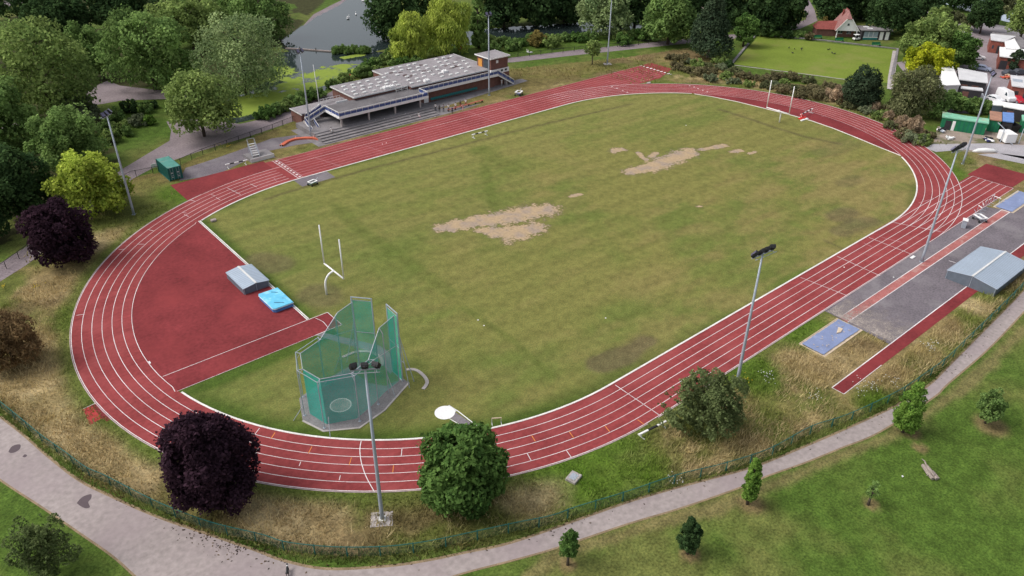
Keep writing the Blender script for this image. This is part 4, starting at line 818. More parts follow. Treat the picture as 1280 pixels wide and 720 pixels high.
blades('long_grass', np.stack([x, y], 1), hgt, .75, .10, cols, 'straw', 21)['label'] = 'long dry and green grass on the verge round the near bend'
# weedy strip under the front fence
fx = []; g9 = np.random.default_rng(12)
for (x0,y0),(x1,y1) in zip(FENCE[:-1], FENCE[1:]):
    L = math.hypot(x1-x0, y1-y0); k = int(L*75); t = g9.random(k); o_ = g9.normal(0, .55, k)-.25
    nxn, nyn = (y1-y0)/L, -(x1-x0)/L
    fx.append(np.stack([x0+(x1-x0)*t+nxn*(-o_), y0+(y1-y0)*t+nyn*(-o_)], 1))
fx = np.concatenate(fx); k = inpoly(fx[:,0], fx[:,1], PATH_UP+PATH_LO[::-1]); fx = fx[~k]
wc_ = lerp((.085,.115,.028), (.22,.25,.075), sstep(fbm(fx[:,0], fx[:,1], 3, 51), .35, .65)); wc_ = lerp(wc_, (.28,.21,.095), sstep(fbm(fx[:,0], fx[:,1], 5, 52), .55, .7)*.7)
blades('fence_weeds', fx, .42, .6, .11, wc_, 'straw', 22)['label'] = 'weedy green strip growing along the front fence'
# sparse tussocks on the far verges
x, y = sample(60000, VERGE, lambda x, y: verge_ok(x, y) & (y > 30) | ((x > 60) & (y > -30) & (tsdf(x, y) > 8)), 5)
k = fbm(x, y, 6, 61) > .45; x, y = x[k], y[k]
base = ground_col(x, y); cols = lerp(base*1.6, (.36,.28,.14), sstep(fbm(x, y, 7, 63), .5, .68)*.7)
blades('rough_grass', np.stack([x, y], 1), .55, .7, .22, cols, 'straw', 23)['label'] = 'rough tussocky grass on the far verges'

# fallen leaves on the path under the copper beech and along its edges
def litter_flakes(n, cen, spread, seed):
    g = np.random.default_rng(seed); k = g.integers(0, len(cen), n); c = np.array(cen)[k]+g.normal(0, 1, (n,2))*np.array(spread)[k][:,None]
    a = g.uniform(0, math.pi, n); s = g.uniform(.05,.16,n); ax = np.stack([np.cos(a),np.sin(a)],1)*s[:,None]; bx = np.stack([-np.sin(a),np.cos(a)],1)*s[:,None]*.5
    v = np.stack([c-ax, c+bx, c+ax, c-bx], 1).reshape(-1,2); z = np.repeat(.024+g.uniform(0,.03,n), 4)
    col = lerp((.03,.02,.016), (.16,.11,.06), g.random(n)**2); o = grid_mesh('fallen_leaves', M['straw'], np.concatenate([v, z[:,None]], 1), np.arange(4*n).reshape(-1,4), np.repeat(col, 4, 0)); o['kind'] = 'stuff'; o['label'] = 'fallen leaves scattered on the path edge under the purple tree'
pc_ = [(-83.31,-29.07),(-82.52,-30.52),(-81.93,-31.65),(-81.3,-33.43),(-80.56,-35.05),(-79.95,-36.04),(-78.47,-37.52),(-77.51,-38.92),(-81.19,-32.77)]; ec = [FENCE[i] for i in range(30, len(FENCE), 3)]
litter_flakes(900, pc_+ec, [.7]*len(pc_)+[.9]*len(ec), 77)

# ------------------------------------------------------------------ fences
def fence(name, label, line, h, post_step, meshmat, postmat, rail, post_w=.07):
    t = thing(name, label, 'fence', (line[0][0], line[0][1], 0)); ox, oy = line[0]
    L = [(p[0]-ox, p[1]-oy) for p in line]
    pn = MB(); rl = MB()
    for a, c in zip(L[:-1], L[1:]):
        pn.panel(a, c, .06, h-.03); rl.bar((a[0],a[1],h), (c[0],c[1],h), rail, rail)
    pn.build('mesh_panel', meshmat, t); rl.build('top_rail', postmat, t)
    acc = 0; nxt = 0; proto = None
    for a, c in zip(L[:-1], L[1:]):
        d = math.hypot(c[0]-a[0], c[1]-a[1])
        while nxt <= acc+d and d > 0:
            k = (nxt-acc)/d; x, y = a[0]+(c[0]-a[0])*k, a[1]+(c[1]-a[1])*k
            if proto is None:
                b = MB(); b.box(-post_w/2,-post_w/2,-.1,post_w/2,post_w/2,h+.08); proto = b.build('post', postmat, t); o = proto
            else:
                o = proto.copy(); C.objects.link(o); o.parent = t
            o.location = (x, y, 0); nxt += post_step
        acc += d
    return t
fence('perimeter_fence', 'long green mesh fence between the front path and the dry verge', FENCE, 1.35, 3.1, M['weld'], M['green'], .06, .09)
fence('park_railing', 'black railing along the back path behind the lime and purple trees', BACKFENCE, 1.3, 3.0, M['railmesh'], M['black'], .06, .09)
fence('far_railing', 'black railing along the far path behind the tower', [(43.21,79.97),(52.1,80.81),(66.73,76.33),(81.72,71.32),(97.38,66.08),(113.36,60.27),(120.4,57.91)], 1.3, 3.6, M['railmesh'], M['black'], .06, .1)
fence('garden_railing', 'black railing curving beside the far path above the bowling green', [(134.28,53.54),(149.82,52.4),(159.44,53.63),(170.27,59.13)], 1.4, 4, M['railmesh'], M['black'], .06, .1)
# ------------------------------------------------------------------ floodlights
def lamp_unit(parent, x, z, yaw, tilt):
    m = Matrix.Rotation(yaw, 3, 'Z') @ Matrix.Rotation(tilt, 3, 'X'); c = Vector((x,0,z)); b = MB()
    b.obox(c, (.62,.30,.78), m)
    for k in range(4): b.obox(c+m@Vector((0,.20,-.30+.2*k)), (.58,.16,.07), m)
    b.obox(c+m@Vector((0,.22,0)), (.2,.2,.74), m); b.bar(c+m@Vector((0,.1,-.35)), (x,0,z-.5), .08)
    o = b.build('lamp', M['black'], parent, bevel=.02)
    l = MB(); l.obox(c+m@Vector((0,-.153,0)), (.54,.012,.70), m); l.build('lens', M['lamp'], o)
def floodlight(label, x, y, h, face, cols, pole_r=.17, base=False, group='floodlight poles round the track'):
    t = thing('floodlight_pole', label, 'floodlight', (x,y,0), face, group)
    b = MB(); b.tube([(0,0,-.1),(0,0,1.6),(0,0,h*.5),(0,0,h)], [pole_r*1.25,pole_r*1.2,pole_r*.95,pole_r*.6], 12)
    b.build('pole', M['polesteel'], t, True)
    b = MB(); b.box(-.28,-.28,0,.28,.28,.06)
    for sx in (-1,1):
        for sy in (-1,1): b.tube([(sx*.21,sy*.21,.05),(sx*.21,sy*.21,.13)], .03, 6)
    b.build('base_plate', M['steel'], t)
    n = cols; w_ = 1.0*(n-1)
    b = MB(); b.bar((-w_/2-.3,0,h+.05),(w_/2+.3,0,h+.05),.11); b.bar((0,0,h-.4),(0,0,h+.15),.16)
    b.bar((-w_/2-.3,.5,h+.05),(w_/2+.3,.5,h+.05),.05); b.bar((-w_/2,0,h+.05),(-w_/2,.5,h+.05),.05); b.bar((w_/2,0,h+.05),(w_/2,.5,h+.05),.05)
    b.build('crossbar', M['steel'], t)
    for i in range(n):
        x_ = -w_/2+1.0*i
        lamp_unit(t, x_, h+.55, R(-22)*(i-(n-1)/2)*-1, R(-40))
    if base:
        b = MB(); b.box(-1.05,-.95,-.05,1.15,.95,.05); b.build('concrete_pad', M['concrete'], t, bevel=.02)
        b = MB(); b.box(-.36,-.36,.05,.36,.36,.16); b.build('plinth', M['offwhite'], t, bevel=.02)
    return t
def fdir(x, y, tx=0, ty=0): return math.atan2(ty-y, tx-x)+math.pi/2
for lb, p, h, tgt, n, bs in [
    ('tall floodlight pole on a concrete pad in the near verge before the throwing cage', (-67.62,-41.1), 18.6, 146, 3, True),
    ('tall floodlight pole beside the near straight, behind the olive hawthorn tree', (-22.07,-50.41), 18.0, 175, 4, False),
    ('tall floodlight pole standing on the asphalt beside the red jump runway', (25.73,-50.67), 18.6, 179, 4, False),
    ('tall floodlight pole in the grass by the start of the sprint spur', (72.01,-36.94), 17.9, (50,0), 3, False),
    ('tall floodlight pole in the grass beside the lime yellow tree', (-64.15,44.86), 17.6, (-30,10), 3, False),
    ('tall floodlight pole in front of the long clubhouse wall below the tower', (25.56,58.14), 19., (20,0), 2, False),
    ('tall floodlight pole at the far grass bank with a white foot', (68.92,59.34), 17.5, (40,0), 3, True),
    ('thin floodlight pole beside the left clubhouse stairs', (-22.17,60.15), 17.65, (-10,0), 2, False)]:
    floodlight(lb, p[0], p[1], h, R(tgt) if isinstance(tgt, (int, float)) else fdir(*p, *tgt), n, base=bs)
# ------------------------------------------------------------------ clubhouse stand
X0, X1 = -15.7, 7.2
cb_ = thing('clubhouse', 'long low brick clubhouse with flat grey roofs, open stand and blue railed balcony', 'building', (0,0,0))
b = MB(); b.box(X0-.4,58.,3.05,X1,66.6,3.45); b.box(X1+.002,61.5,3.05,31.2,66.,3.449); b.build('balcony_deck', M['deck'], cb_)
b = MB(); b.box(X0-.45,57.9,3.0,X1+.02,57.995,3.5); b.box(X0-.5,57.9,3.0,X0-.405,64.4,3.5); b.box(X1+.05,61.4,3.0,31.2,61.495,3.5); b.box(X1+.005,57.9,3.0,X1+.1,61.39,3.5); b.build('white_fascia', M['white'], cb_)
b = MB(); b.box(-7.6,66.0,3.46,6.9,76.4,4.0); b.box(6.902,64.6,3.46,31.8,81.6,4.05); b.box(-7.6,67.0,-.1,6.9,76.4,3.459); b.box(6.903,66.3,-.1,31.8,81.6,3.459); b.build('brick_wall', M['brick'], cb_)
b = MB(); b.box(-7.9,65.7,4.01,6.85,76.7,4.2); b.box(6.86,64.3,4.06,32.2,81.9,4.25); rf = b.build('upper_roof', M['roof'], cb_)
b = MB()
for (x0,y0,x1,y1,z) in [(-7.98,65.62,6.8,65.7,4.24),(-7.98,65.7,-7.9,76.7,4.24),(6.78,76.7,6.86,81.9,4.29),(6.86,64.22,32.2,64.3,4.29),(32.2,69.7,32.28,81.9,4.29),(-7.98,76.7,6.78,76.78,4.24)]: b.box(x0,y0,3.97,x1,y1,z)
b.build('roof_edge', M['offwhite'], cb_)
def skylight(x, y, z):
    b = MB(); b.box(-.5,-.36,0,.5,.36,.16); b.prism([(-.44,-.3),(.44,-.3),(.44,.3),(-.44,.3)], .16, .24)
    o = b.build('skylight', M['offwhite'], rf, bevel=.05); o.location = (x,y,z); return o
sk = None; g_ = random.Random(5)
def put_sky(x, y, z, m=None):
    global sk
    if sk is None: sk = skylight(x, y, z); return sk
    o = sk.copy(); C.objects.link(o); o.parent = rf; o.location = (x,y,z); o.rotation_euler = (0,0,g_.uniform(-.12,.12)); return o
for r_ in range(4):
    for c in range(6): put_sky(-6.4+c*2.3+(r_%2)*.8+g_.uniform(-.2,.2), 67.3+r_*2.4+g_.uniform(-.2,.2), 4.201)
for r_ in range(6):
    for c in range(10):
        if g_.random() < .86 and not (r_ == 0 and c > 7): put_sky(8.2+c*2.3+(r_%2)*1.1+g_.uniform(-.3,.3), 66.3+r_*2.7+g_.uniform(-.2,.2), 4.251)
b = MB()
st_m = mat('dark_roof_puddle', (.075,.045,.045), .6, var=.3)
for i in range(16):
    b = MB(); x, y = g_.uniform(9,29), g_.uniform(70,79); p = [(x+math.cos(a)*g_.uniform(.4,1.1), y+math.sin(a)*g_.uniform(.3,.7)) for a in [k*math.pi/4 for k in range(8)]]; b.sheet(p, 4.254+.001*i); b.build('roof_stain', st_m, rf)
for (x,y,z) in [(1.5,66.9,4.201),(2.9,66.7,4.201),(12,65.4,4.251),(20,69,4.251)]:
    b = MB(); b.box(-.7,-.5,0,.7,.5,.5); b.tube([(-.3,0,.5),(-.3,0,.8)], .16, 8); b.tube([(.35,0,.5),(.35,0,.75)], .16, 8); o = b.build('roof_vent', M['white'], rf); o.location = (x,y,z)
# ground floor: slab, back walls, columns, doors, seats
b = MB(); b.box(-22.3,58.,-.1,X1+.3,66.9,1.08); b.build('stand_floor', M['darkconc'], cb_)
b = MB(); b.box(X0,66.4,1.09,X1,66.9,3.04); b.box(X1-.1,61.5,1.09,X1+.2,66.4,3.04); b.build('stand_back_wall', M['dark'], cb_)
b = MB(); b.box(X1+.25,62.8,-.1,31.0,63.2,3.04); b.box(31.0,63.2,-.1,36.3,69.4,3.0); b.build('front_wall', M['brick'], cb_)
pc = None
for x in (-15.5,-8.6,-1.7,5.2):
    if pc is None: b = MB(); b.box(-.17,-.17,1.08,.17,.17,3.04); pc = b.build('column', M['concrete'], cb_); o = pc
    else: o = pc.copy(); C.objects.link(o); o.parent = cb_
    o.location = (x,58.45,0)
b = MB(); b.box(9.2,62.70,.15,10.5,62.79,2.6); dr = b.build('white_door', M['white'], cb_); b = MB(); b.box(9.35,62.66,1.2,9.42,62.70,1.4); b.build('handle', M['dark'], dr)
sp = None
for i in range(34):
    x = 11.2+i*.55 if i < 26 else X1-6+(i-26)*.62
    y = 62.35 if i < 26 else 63.8; z = .3 if i < 26 else 1.1
    if sp is None: b = MB(); b.box(-.22,-.2,.38,.22,.2,.44); b.box(-.22,.14,.44,.22,.2,.86); b.box(-.03,-.03,0,.03,.03,.38); sp = b.build('stand_seat', M['seat'], cb_); o = sp
    else: o = sp.copy(); C.objects.link(o); o.parent = cb_
    o.location = (x,y,z)
b = MB(); b.box(X0+.6,65.4,2.1,X0+5.5,66.38,3.0); b.build('counter_sign', M['seat'], cb_)
# stepped terrace
b = MB()
for k in range(4): b.box(-22.3,57.998-(k+1)*1.0,-.1,7.4,57.999-k*1.0,.92-k*.24)
b.build('terrace_step', M['darkconc'], cb_)
b = MB()
for k in range(4): b.box(-22.3,57.93-(k+1)*1.0-.02,.88-k*.24,7.4,57.93-(k+1)*1.0+.06,.925-k*.24)
b.build('step_nosing', M['concrete'], cb_)
# balcony railing with blue panels
rp = MB(); rr = MB(); bal = []
def rail_run(pts):
    for a, c in zip(pts[:-1], pts[1:]):
        a, c = Vector(a), Vector(c); up = Vector((0,0,1))
        rp.add([a+up*.12, c+up*.12, c+up*.72, a+up*.72], [(0,1,2,3)])
        rr.bar(a+up*1.02, c+up*1.02, .07); rr.bar(a+up*.1, c+up*.1, .05); rr.bar(a+up*.93, c+up*.93, .035)
        n = max(1, int((c-a).length/1.4))
        for i in range(n+1): p = a.lerp(c, i/n); bal.append(p)
LND = 2.35
rail_run([(X0-.4,64.3,3.46),(X0-.4,58.05,3.46),(X1,58.05,3.46),(X1,61.6,3.46),(31.2,61.6,3.46)])
rail_run([(X0-.4,64.3,3.46),(-20.4,64.3,1.9),(-21.2,64.3,1.9),(-21.2,61.0,.3)])
rail_run([(X0-.4,66.0,3.46),(-20.2,66.0,1.9)]); rail_run([(-19.6,63.2,1.7),(-19.6,61.0,.3)])
rail_run([(31.2,61.6,3.46),(36.6,61.6,.1)]); rail_run([(32.0,63.0,3.3),(36.8,63.0,.2)])
rp.build('balcony_panel', M['blue'], cb_); rr.build('balcony_rail', M['white'], cb_); b = MB(); b.bar((0,0,0),(0,0,1.0),.06); bo_ = b.build('baluster', M['offwhite'], cb_)
for i, p in enumerate(bal):
    o = bo_ if i == 0 else bo_.copy()
    if i: C.objects.link(o); o.parent = cb_
    o.location = p
st = MB()
for i in range(9): x = X0-.4-i*.5; st.box(x-.5,64.4,3.3-i*.17-.1,x,65.95,3.44-i*.17)
for i in range(9): y = 64.3-i*.36; st.box(-21.1,y-.36,1.7-i*.17-.1,-19.7,y,1.84-i*.17)
st.build('stair_step', M['darkconc'], cb_); st = MB()
for i in range(18): x = 31.2+i*.31; st.box(x,61.7,3.26-i*.18,x+.33,62.95,3.36-i*.18)
st.build('stair_step', M['darkconc'], cb_)
for a, c in [((X0-.4,64.32,3.2),(-20.4,64.32,1.65)),((-21.22,64.3,1.65),(-21.22,61,.05)),((31.2,61.55,3.2),(36.6,61.55,-.1))]: b = MB(); b.bar(a, c, .06, .26); b.build('stair_stringer', M['white'], cb_)
b = MB(); b.box(34.2,61.8,0,34.5,62.8,1.5); b.box(-20.9,64.5,0,-20.7,65.9,1.6); b.build('stair_support', M['concrete'], cb_)
# side block and roof terrace wall
b = MB(); b.box(-20.7,67.0,-.1,-7.7,72.,2.55); b.build('side_block', M['brick'], cb_)
b = MB(); b.box(-20.9,66.95,2.56,-7.65,72.2,2.75); b.build('side_roof', M['roof'], cb_)
b = MB(); b.bar((-20.9,66.15,2.7),(-20.9,72.2,2.7),.08,.2); b.build('side_fascia', M['offwhite'], cb_)
b = MB(); b.box(-20.1,66.33,1.2,-16.5,66.40,2.4); b.build('shutter', M['steel'], cb_)
b = MB()
for i in range(7): b.bar((-14+i*.85,70.5,2.76),(-14+i*.85,70.5,3.8),.06)
b.bar((-14,70.5,3.8),(-8.9,70.5,3.8),.06); b.bar((-14,70.5,3.3),(-8.9,70.5,3.3),.05); b.build('roof_railing', M['offwhite'], cb_)
b = MB(); b.box(-11.8,67.,2.76,-8.9,67.15,3.7); b.build('roof_screen', M['white'], cb_)
b = MB()
for x in (3.0,4.6,6.2): b.bar((x,65.0,3.46),(x,65.0,4.6),.07)
for z in (3.9,4.55): b.bar((3,65.0,z),(6.2,65.0,z),.06)
for i in range(10): b.bar((-7.6+i*1.58,65.8,4.2),(-7.6+i*1.58,65.8,4.9),.05)
b.bar((-7.6,65.8,4.9),(6.6,65.8,4.9),.05); b.build('roof_guard_rail', M['offwhite'], cb_)
# tower
b = MB(); b.box(30.5,63.6,4.05,36.1,69.2,6.85); b.build('tower_wall', M['brick'], cb_)
b = MB(); b.box(30.3,63.3,3.02,36.3,69.4,4.04); b.build('tower_band', M['white'], cb_)
b = MB(); b.box(30.1,63.2,6.86,36.5,69.6,7.1); b.build('tower_roof', M['roof'], cb_); b = MB(); b.box(30.05,63.12,6.84,36.55,63.19,7.12); b.box(30.02,63.12,6.84,30.09,69.65,7.12); b.box(36.51,63.19,6.84,36.57,69.65,7.12); b.build('tower_fascia', M['white'], cb_)
for i, x in enumerate((32.6,33.9,35.2)):
    b = MB(); b.box(x-.35,63.25,3.35,x+.35,63.33,3.85); b.build('tower_window', M['glass'], cb_)
b = MB(); b.box(30.43,64.,4.3,30.52,66.6,6.6); b.build('tower_glazing', M['glass'], cb_)
b = MB(); b.box(30.40,67.1,4.2,30.47,68.6,6.2); b.build('tower_notice', mat('orange_board', (.62,.28,.06), .7), cb_)
b = MB(); b.box(32.2,63.5,5.6,32.9,63.58,6.3); b.build('tower_plaque', M['white'], cb_)
# flagpole
b = MB(); fp = thing('flagpole', 'bare white flagpole on the roof beside the clubhouse stairs', 'flagpole', (-14.48,70.21)); fp.location.z = 2.75
b.tube([(0,0,0),(0,0,4),(-.25,0,9.2)], [.12,.09,.05], 8); b.build('pole', M['white'], fp, True); b = MB(); b.box(-.25,-.25,0,.25,.25,.12); b.build('base_plate', M['offwhite'], fp)
# ------------------------------------------------------------------ container, sheds, mats
def container(name, label, loc, rz, size, mside, mtop, group=None, doors=True):
    L, W, H = size; t = thing(name, label, 'container', loc, rz, group)
    b = MB(); n = int(L/.28)
    prof = []
    for i in range(n):
        x = -L/2+L*i/n; w_ = L/n
        prof += [(x,-W/2),(x+w_*.35,-W/2),(x+w_*.5,-W/2+.05),(x+w_*.85,-W/2+.05)]
    prof += [(L/2,-W/2)]
    poly = prof+[(-p[0],-p[1]) for p in prof]
    b.prism(poly, .12, H-.1); b.build('corrugated_side', mside, t)
    b = MB(); b.box(-L/2,-W/2,H-.099,L/2,W/2,H); b.build('top', mtop, t)
    b = MB()
    for sx in (-1,1):
        for sy in (-1,1): b.box(sx*L/2-.08,sy*W/2-.08,0,sx*L/2+.08,sy*W/2+.08,H+.02)
    for sy in (-1,1): b.box(-L/2,sy*W/2-.05,.0,L/2,sy*W/2+.05,.14); b.box(-L/2,sy*W/2-.04,H-.12,L/2,sy*W/2+.04,H+.015)
    b.build('frame', mside, t)
    if doors:
        for sy in (-1,1):
            b = MB(); b.box(L/2+.001,sy*W*.24-W*.22,.2,L/2+.05,sy*W*.24+W*.22,H-.2); dd = b.build('door', mside, t)
            b = MB()
            for k in (-.1,.1): b.tube([(L/2+.09,sy*W*.24+k*W,.15),(L/2+.09,sy*W*.24+k*W,H-.12)], .025, 6)
            b.box(L/2+.06,sy*W*.24-.2,1.0,L/2+.12,sy*W*.24+.2,1.05); b.build('lock_bar', M['steel'], dd)
            b = MB(); b.box(L/2+.053,sy*W*.24-.13,1.4,L/2+.060,sy*W*.24+.13,1.62); b.box(L/2+.053,sy*W*.24-.1,.6,L/2+.060,sy*W*.24+.1,.78); b.build('sticker', M['offwhite'], dd)
    return t
container('shipping_container', 'dark green shipping container at the end of the narrow path by the red apron', (-53.05,58.1,0), R(-90), (6.1,2.4,2.6), M['green'], M['greentop'])
def gable_cover(name, label, loc, rz, L, W, h, hr, cat, lip=.0):
    """low ridged sheet-metal cover over landing mats, ridge along its length"""
    t = thing(name, label, cat, loc, rz)
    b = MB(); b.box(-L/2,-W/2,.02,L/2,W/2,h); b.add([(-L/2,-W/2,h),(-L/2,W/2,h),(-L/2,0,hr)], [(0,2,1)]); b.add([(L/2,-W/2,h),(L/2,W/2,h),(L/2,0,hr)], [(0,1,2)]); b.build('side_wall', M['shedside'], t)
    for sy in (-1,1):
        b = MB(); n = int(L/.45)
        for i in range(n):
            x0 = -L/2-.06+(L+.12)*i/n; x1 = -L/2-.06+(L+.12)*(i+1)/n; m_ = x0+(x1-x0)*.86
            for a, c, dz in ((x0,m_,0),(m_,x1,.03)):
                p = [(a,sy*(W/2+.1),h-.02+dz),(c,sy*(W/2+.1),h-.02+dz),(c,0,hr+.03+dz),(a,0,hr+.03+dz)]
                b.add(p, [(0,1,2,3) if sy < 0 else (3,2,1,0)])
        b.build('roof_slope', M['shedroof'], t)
    b = MB(); b.bar((-L/2-.08,0,hr+.06),(L/2+.08,0,hr+.06),.3,.06); b.build('ridge_cap', M['offwhite'], t)
    b = MB(); b.bar((-L/2-.03,0,.05),(-L/2-.03,0,hr-.05),.05)
    for sx in (-1,1):
        for sy in (-1,1): b.bar((sx*(L/2+.03),sy*(W/2-.1),.03),(sx*(L/2+.03),sy*(W/2-.1),h),.06)
        for sy in (-1,1): b.bar((sx*(L/2+.03),sy*W/2,h-.02),(sx*(L/2+.03),0,hr-.02),.05)
    b.build('frame', M['steel'], t)
    return t
gable_cover('mat_shelter', 'large low grey metal cover with white ridge over the landing area beside the fence', (29.3,-58.9,0), 0, 11.8, 7.1, 1.4, 1.95, 'mat cover')
gable_cover('mat_cover', 'small grey metal cover on the red apron next to the blue mat', (-58.55,10.6,0), R(90), 6.1, 3.9, 1.05, 1.32, 'mat cover')
hm = thing('high_jump_mat', 'light blue landing mat lying on the red apron edge', 'landing mat', (-57.85,2.75,0), R(90))
b = MB(); b.prism([(-2.55,-1.45),(2.5,-1.5),(2.55,1.35),(2.2,1.5),(-2.2,1.5),(-2.55,1.2)], .03, .62); b.build('mat_body', M['matside'], hm, bevel=.06)
b = MB(); b.prism([(-2.6,-1.5),(2.55,-1.55),(2.6,1.4),(2.25,1.55),(-2.25,1.55),(-2.6,1.25)], .621, .78); b.build('mat_cover', M['mat'], hm, bevel=.07)
b = MB(); b.kerb([(-2.6,-1.5),(-2.6,1.25),(-2.25,1.55),(2.25,1.55)], .05, .60, .66); b.build('mat_piping', M['white'], hm)
b = MB(); b.bar((1.2,-.9,.80),(1.9,-.2,.80),.09,.02); b.bar((-1.9,-.4,.80),(-1.0,.7,.80),.09,.02); b.bar((-1.0,-1.1,.80),(-.6,-.7,.80),.05,.02); b.build('strap', M['navy'], hm)
# sand pits under blue covers
def pit(label, x0, y0, x1, y1, extra):
    t = thing('sand_pit', label, 'sand pit', ((x0+x1)/2,(y0+y1)/2,0)); hx, hy = (x1-x0)/2, (y1-y0)/2
    b = MB(); b.kerb([(-hx,-hy),(hx,-hy),(hx,hy),(-hx,hy)], .45, -.02, .045, True); b.build('sand_edge', M['sand'], t)
    # wrinkled sheet
    n, m = 26, 14; g = np.random.default_rng(3); b = MB(); vs = []
    for j in range(m+1):
        for i in range(n+1):
            x = -hx+.12+(2*hx-.24)*i/n; y = -hy+.12+(2*hy-.24)*j/m
            vs.append((x+float(g.normal(0,.03)), y+float(g.normal(0,.03)), .07+.11*float(vnoise(np.array(x), np.array(y), 1.1, 3))+.03*float(g.random())))
    b.add(vs, [(j*(n+1)+i, j*(n+1)+i+1, (j+1)*(n+1)+i+1, (j+1)*(n+1)+i) for j in range(m) for i in range(n)]); b.build('blue_cover', M['tarp'], t, True)
    if extra:
        g_ = random.Random(4)
        for i in range(16):
            x, y, a = g_.uniform(-hx+.6,hx-.6), g_.uniform(-hy+.5,hy-.5), g_.uniform(0,3); l = g_.uniform(.15,.4)
            b = MB(); b.bar((x,y,.21),(x+math.cos(a)*l,y+math.sin(a)*l,.23),.07,.03); b.build('sand_streak', M['sand'], t)
        b = MB()
        b.prism([(1.1,-.1),(2.6,.5),(2.7,-.1),(1.8,-.35)], .12, .27); b.build('sand_patch', M['sand'], t)
    b = MB(); b.bar((-hx,hy+.15,.06),(hx,hy+.15,.06),.1,.1); b.build('edge_board', M['offwhite'] if not extra else M['sand'], t)
    return t
pit('long jump sand pit under a blue cover at the near end of the jump runway', -9.0,-54.4,.45,-51.0, True)
pit('sand pit under a blue cover at the far right end of the jump runway', 55.7,-52.6,66.6,-49.6, False)
# ------------------------------------------------------------------ goals
def goal(label, loc, rz, hc, up, half, back):
    t = thing('goal_post', label, 'goal post', loc, rz)
    b = MB(); pts = [(0,-back,-.1),(0,-back,hc*.45)]+[(0,-back+back*.95*(1-math.cos(a)),hc*.45+hc*.55*math.sin(a)) for a in [math.pi/2*k/6 for k in range(1,7)]]+[(0,0,hc)]
    b.tube(pts, .15, 10); b.build('gooseneck', M['white'], t, True)
    b = MB(); b.tube([(-half,0,hc),(half,0,hc)], .12, 8); b.build('crossbar', M['white'], t, True)
    for s in (-1,1): b = MB(); b.tube([(s*half,0,hc-.02),(s*half,0,hc+up)], .10, 8); b.build('upright', M['white'], t, True)
    return t
goal('white gooseneck goal post nearest the throwing cage', (-49.65,.14,0), R(-90), 3.35, 6.3, 2.85, 1.6)
goal('white gooseneck goal post at the far end by the track bend', (63.0,.9,0), R(90), 3.1, 6.2, 2.9, 1.6)
# ------------------------------------------------------------------ throwing cage
cg = thing('throwing_cage', 'green netted hammer and discus cage on a concrete pad', 'throwing cage', (-62.1,-23.1,0), R(19))
slab = [(-4.35,1.9),(-4.45,-1.4),(-1.9,-4.5),(2.0,-5.0),(7.6,-4.3),(7.9,-3.2),(5.6,-2.2),(5.0,0),(5.6,2.4),(7.6,3.0),(7.4,3.9),(2.0,5.0),(-1.6,5.1)]
b = MB(); b.prism(slab, -.05, .05); b.build('concrete_pad', M['darkconc'], cg)
b = MB(); b.kerb(slab[:5], .22, -.05, .07); b.build('pad_edge', M['concrete'], cg)
b = MB(); b.tube([(0,0,.045),(0,0,.062)], 1.28, 40); b.build('circle_rim', M['white'], cg)
b = MB(); b.tube([(0,0,.058),(0,0,.066)], 1.14, 40); b.build('throwing_circle', M['concrete'], cg)
ZN = 6.6
RING = [(7.0,3.0,9.7),(4.7,3.3,9.4),(1.9,3.9,6.9),(-1.0,4.3,ZN),(-3.05,2.0,ZN),(-3.4,-.95,ZN),(-.85,-3.2,ZN),(2.1,-3.2,ZN),(4.7,-2.95,9.4),(7.2,-3.1,9.7)]
net = MB()
for a, c in zip(RING[:-1], RING[1:]): net.panel(a, c, .06, a[2], .06, c[2])
net.build('net', M['net'], cg)
for s in (-1,1):
    a, c = (7.4,s*3.5), (8.35,s*1.15)
    gn = MB(); gn.panel(a, c, .06, 9.7); gn.build('gate_net', M['net'], cg)
    b = MB()
    for p in (a, c): b.bar((p[0],p[1],0),(p[0],p[1],10.1),.12)
    b.bar((*a,10.05),(*c,10.05),.1); b.bar((*a,9.65),(*c,9.65),.06); b.bar((*a,5.),(*c,5.),.07); b.bar((*a,.1),(*c,.1),.07)
    b.bar((a[0],a[1],6.5),(a[0]-.6,a[1]+s*1.5,.05),.07); b.bar((a[0]-.3,a[1]+s*.75,3.3),(a[0],a[1],3.3),.06); b.bar((a[0],a[1],7.),(a[0]+.7,a[1]+s*1.2,.05),.07); b.build('gate_frame', M['steel'], cg)
fr = MB(); tp = MB(); o_ = []
for (x, y, z) in RING[2:8]:
    l = math.hypot(x, y); ox, oy = x*(1+.62/l), y*(1+.62/l); o_.append((ox,oy,z))
    fr.tube([(ox,oy,0),(ox,oy,z+.05)], .055, 8); tp.bar((ox,oy,z),(x,y,z),.06); tp.bar((ox,oy,z-.9),(x,y,z),.05)
    fr.box(ox-.13,oy-.13,0,ox+.13,oy+.13,.09)
for a, c in zip(o_[:-1], o_[1:]): tp.bar(a, c, .05)
for a, c in zip(RING[:-1], RING[1:]): tp.bar(a, c, .06)
tp.bar(RING[2], (7.2,3.2,5.6), .05); tp.bar(o_[-1], (7.3,-3.3,5.6), .05)
for s, q in ((1,RING[1]),(-1,RING[8])):
    fr.tube([(q[0],q[1]+s*.5,0),(q[0],q[1]+s*.45,q[2]-.6),(q[0],q[1],q[2])], .055, 8); fr.tube([(q[0],q[1]+s*.5,3.),(q[0]-.2,q[1]+s*1.7,.05)], .045, 6)
    fr.tube([(-3.9,s*1.9,2.0),(-4.9,s*2.8,.05)], .04, 6); q2 = RING[0] if s > 0 else RING[9]; fr.tube([(q2[0],q2[1],0),(q2[0],q2[1],q2[2])], .06, 8)
fr.build('post', M['steel'], cg); tp.build('top_frame', M['steel'], cg)
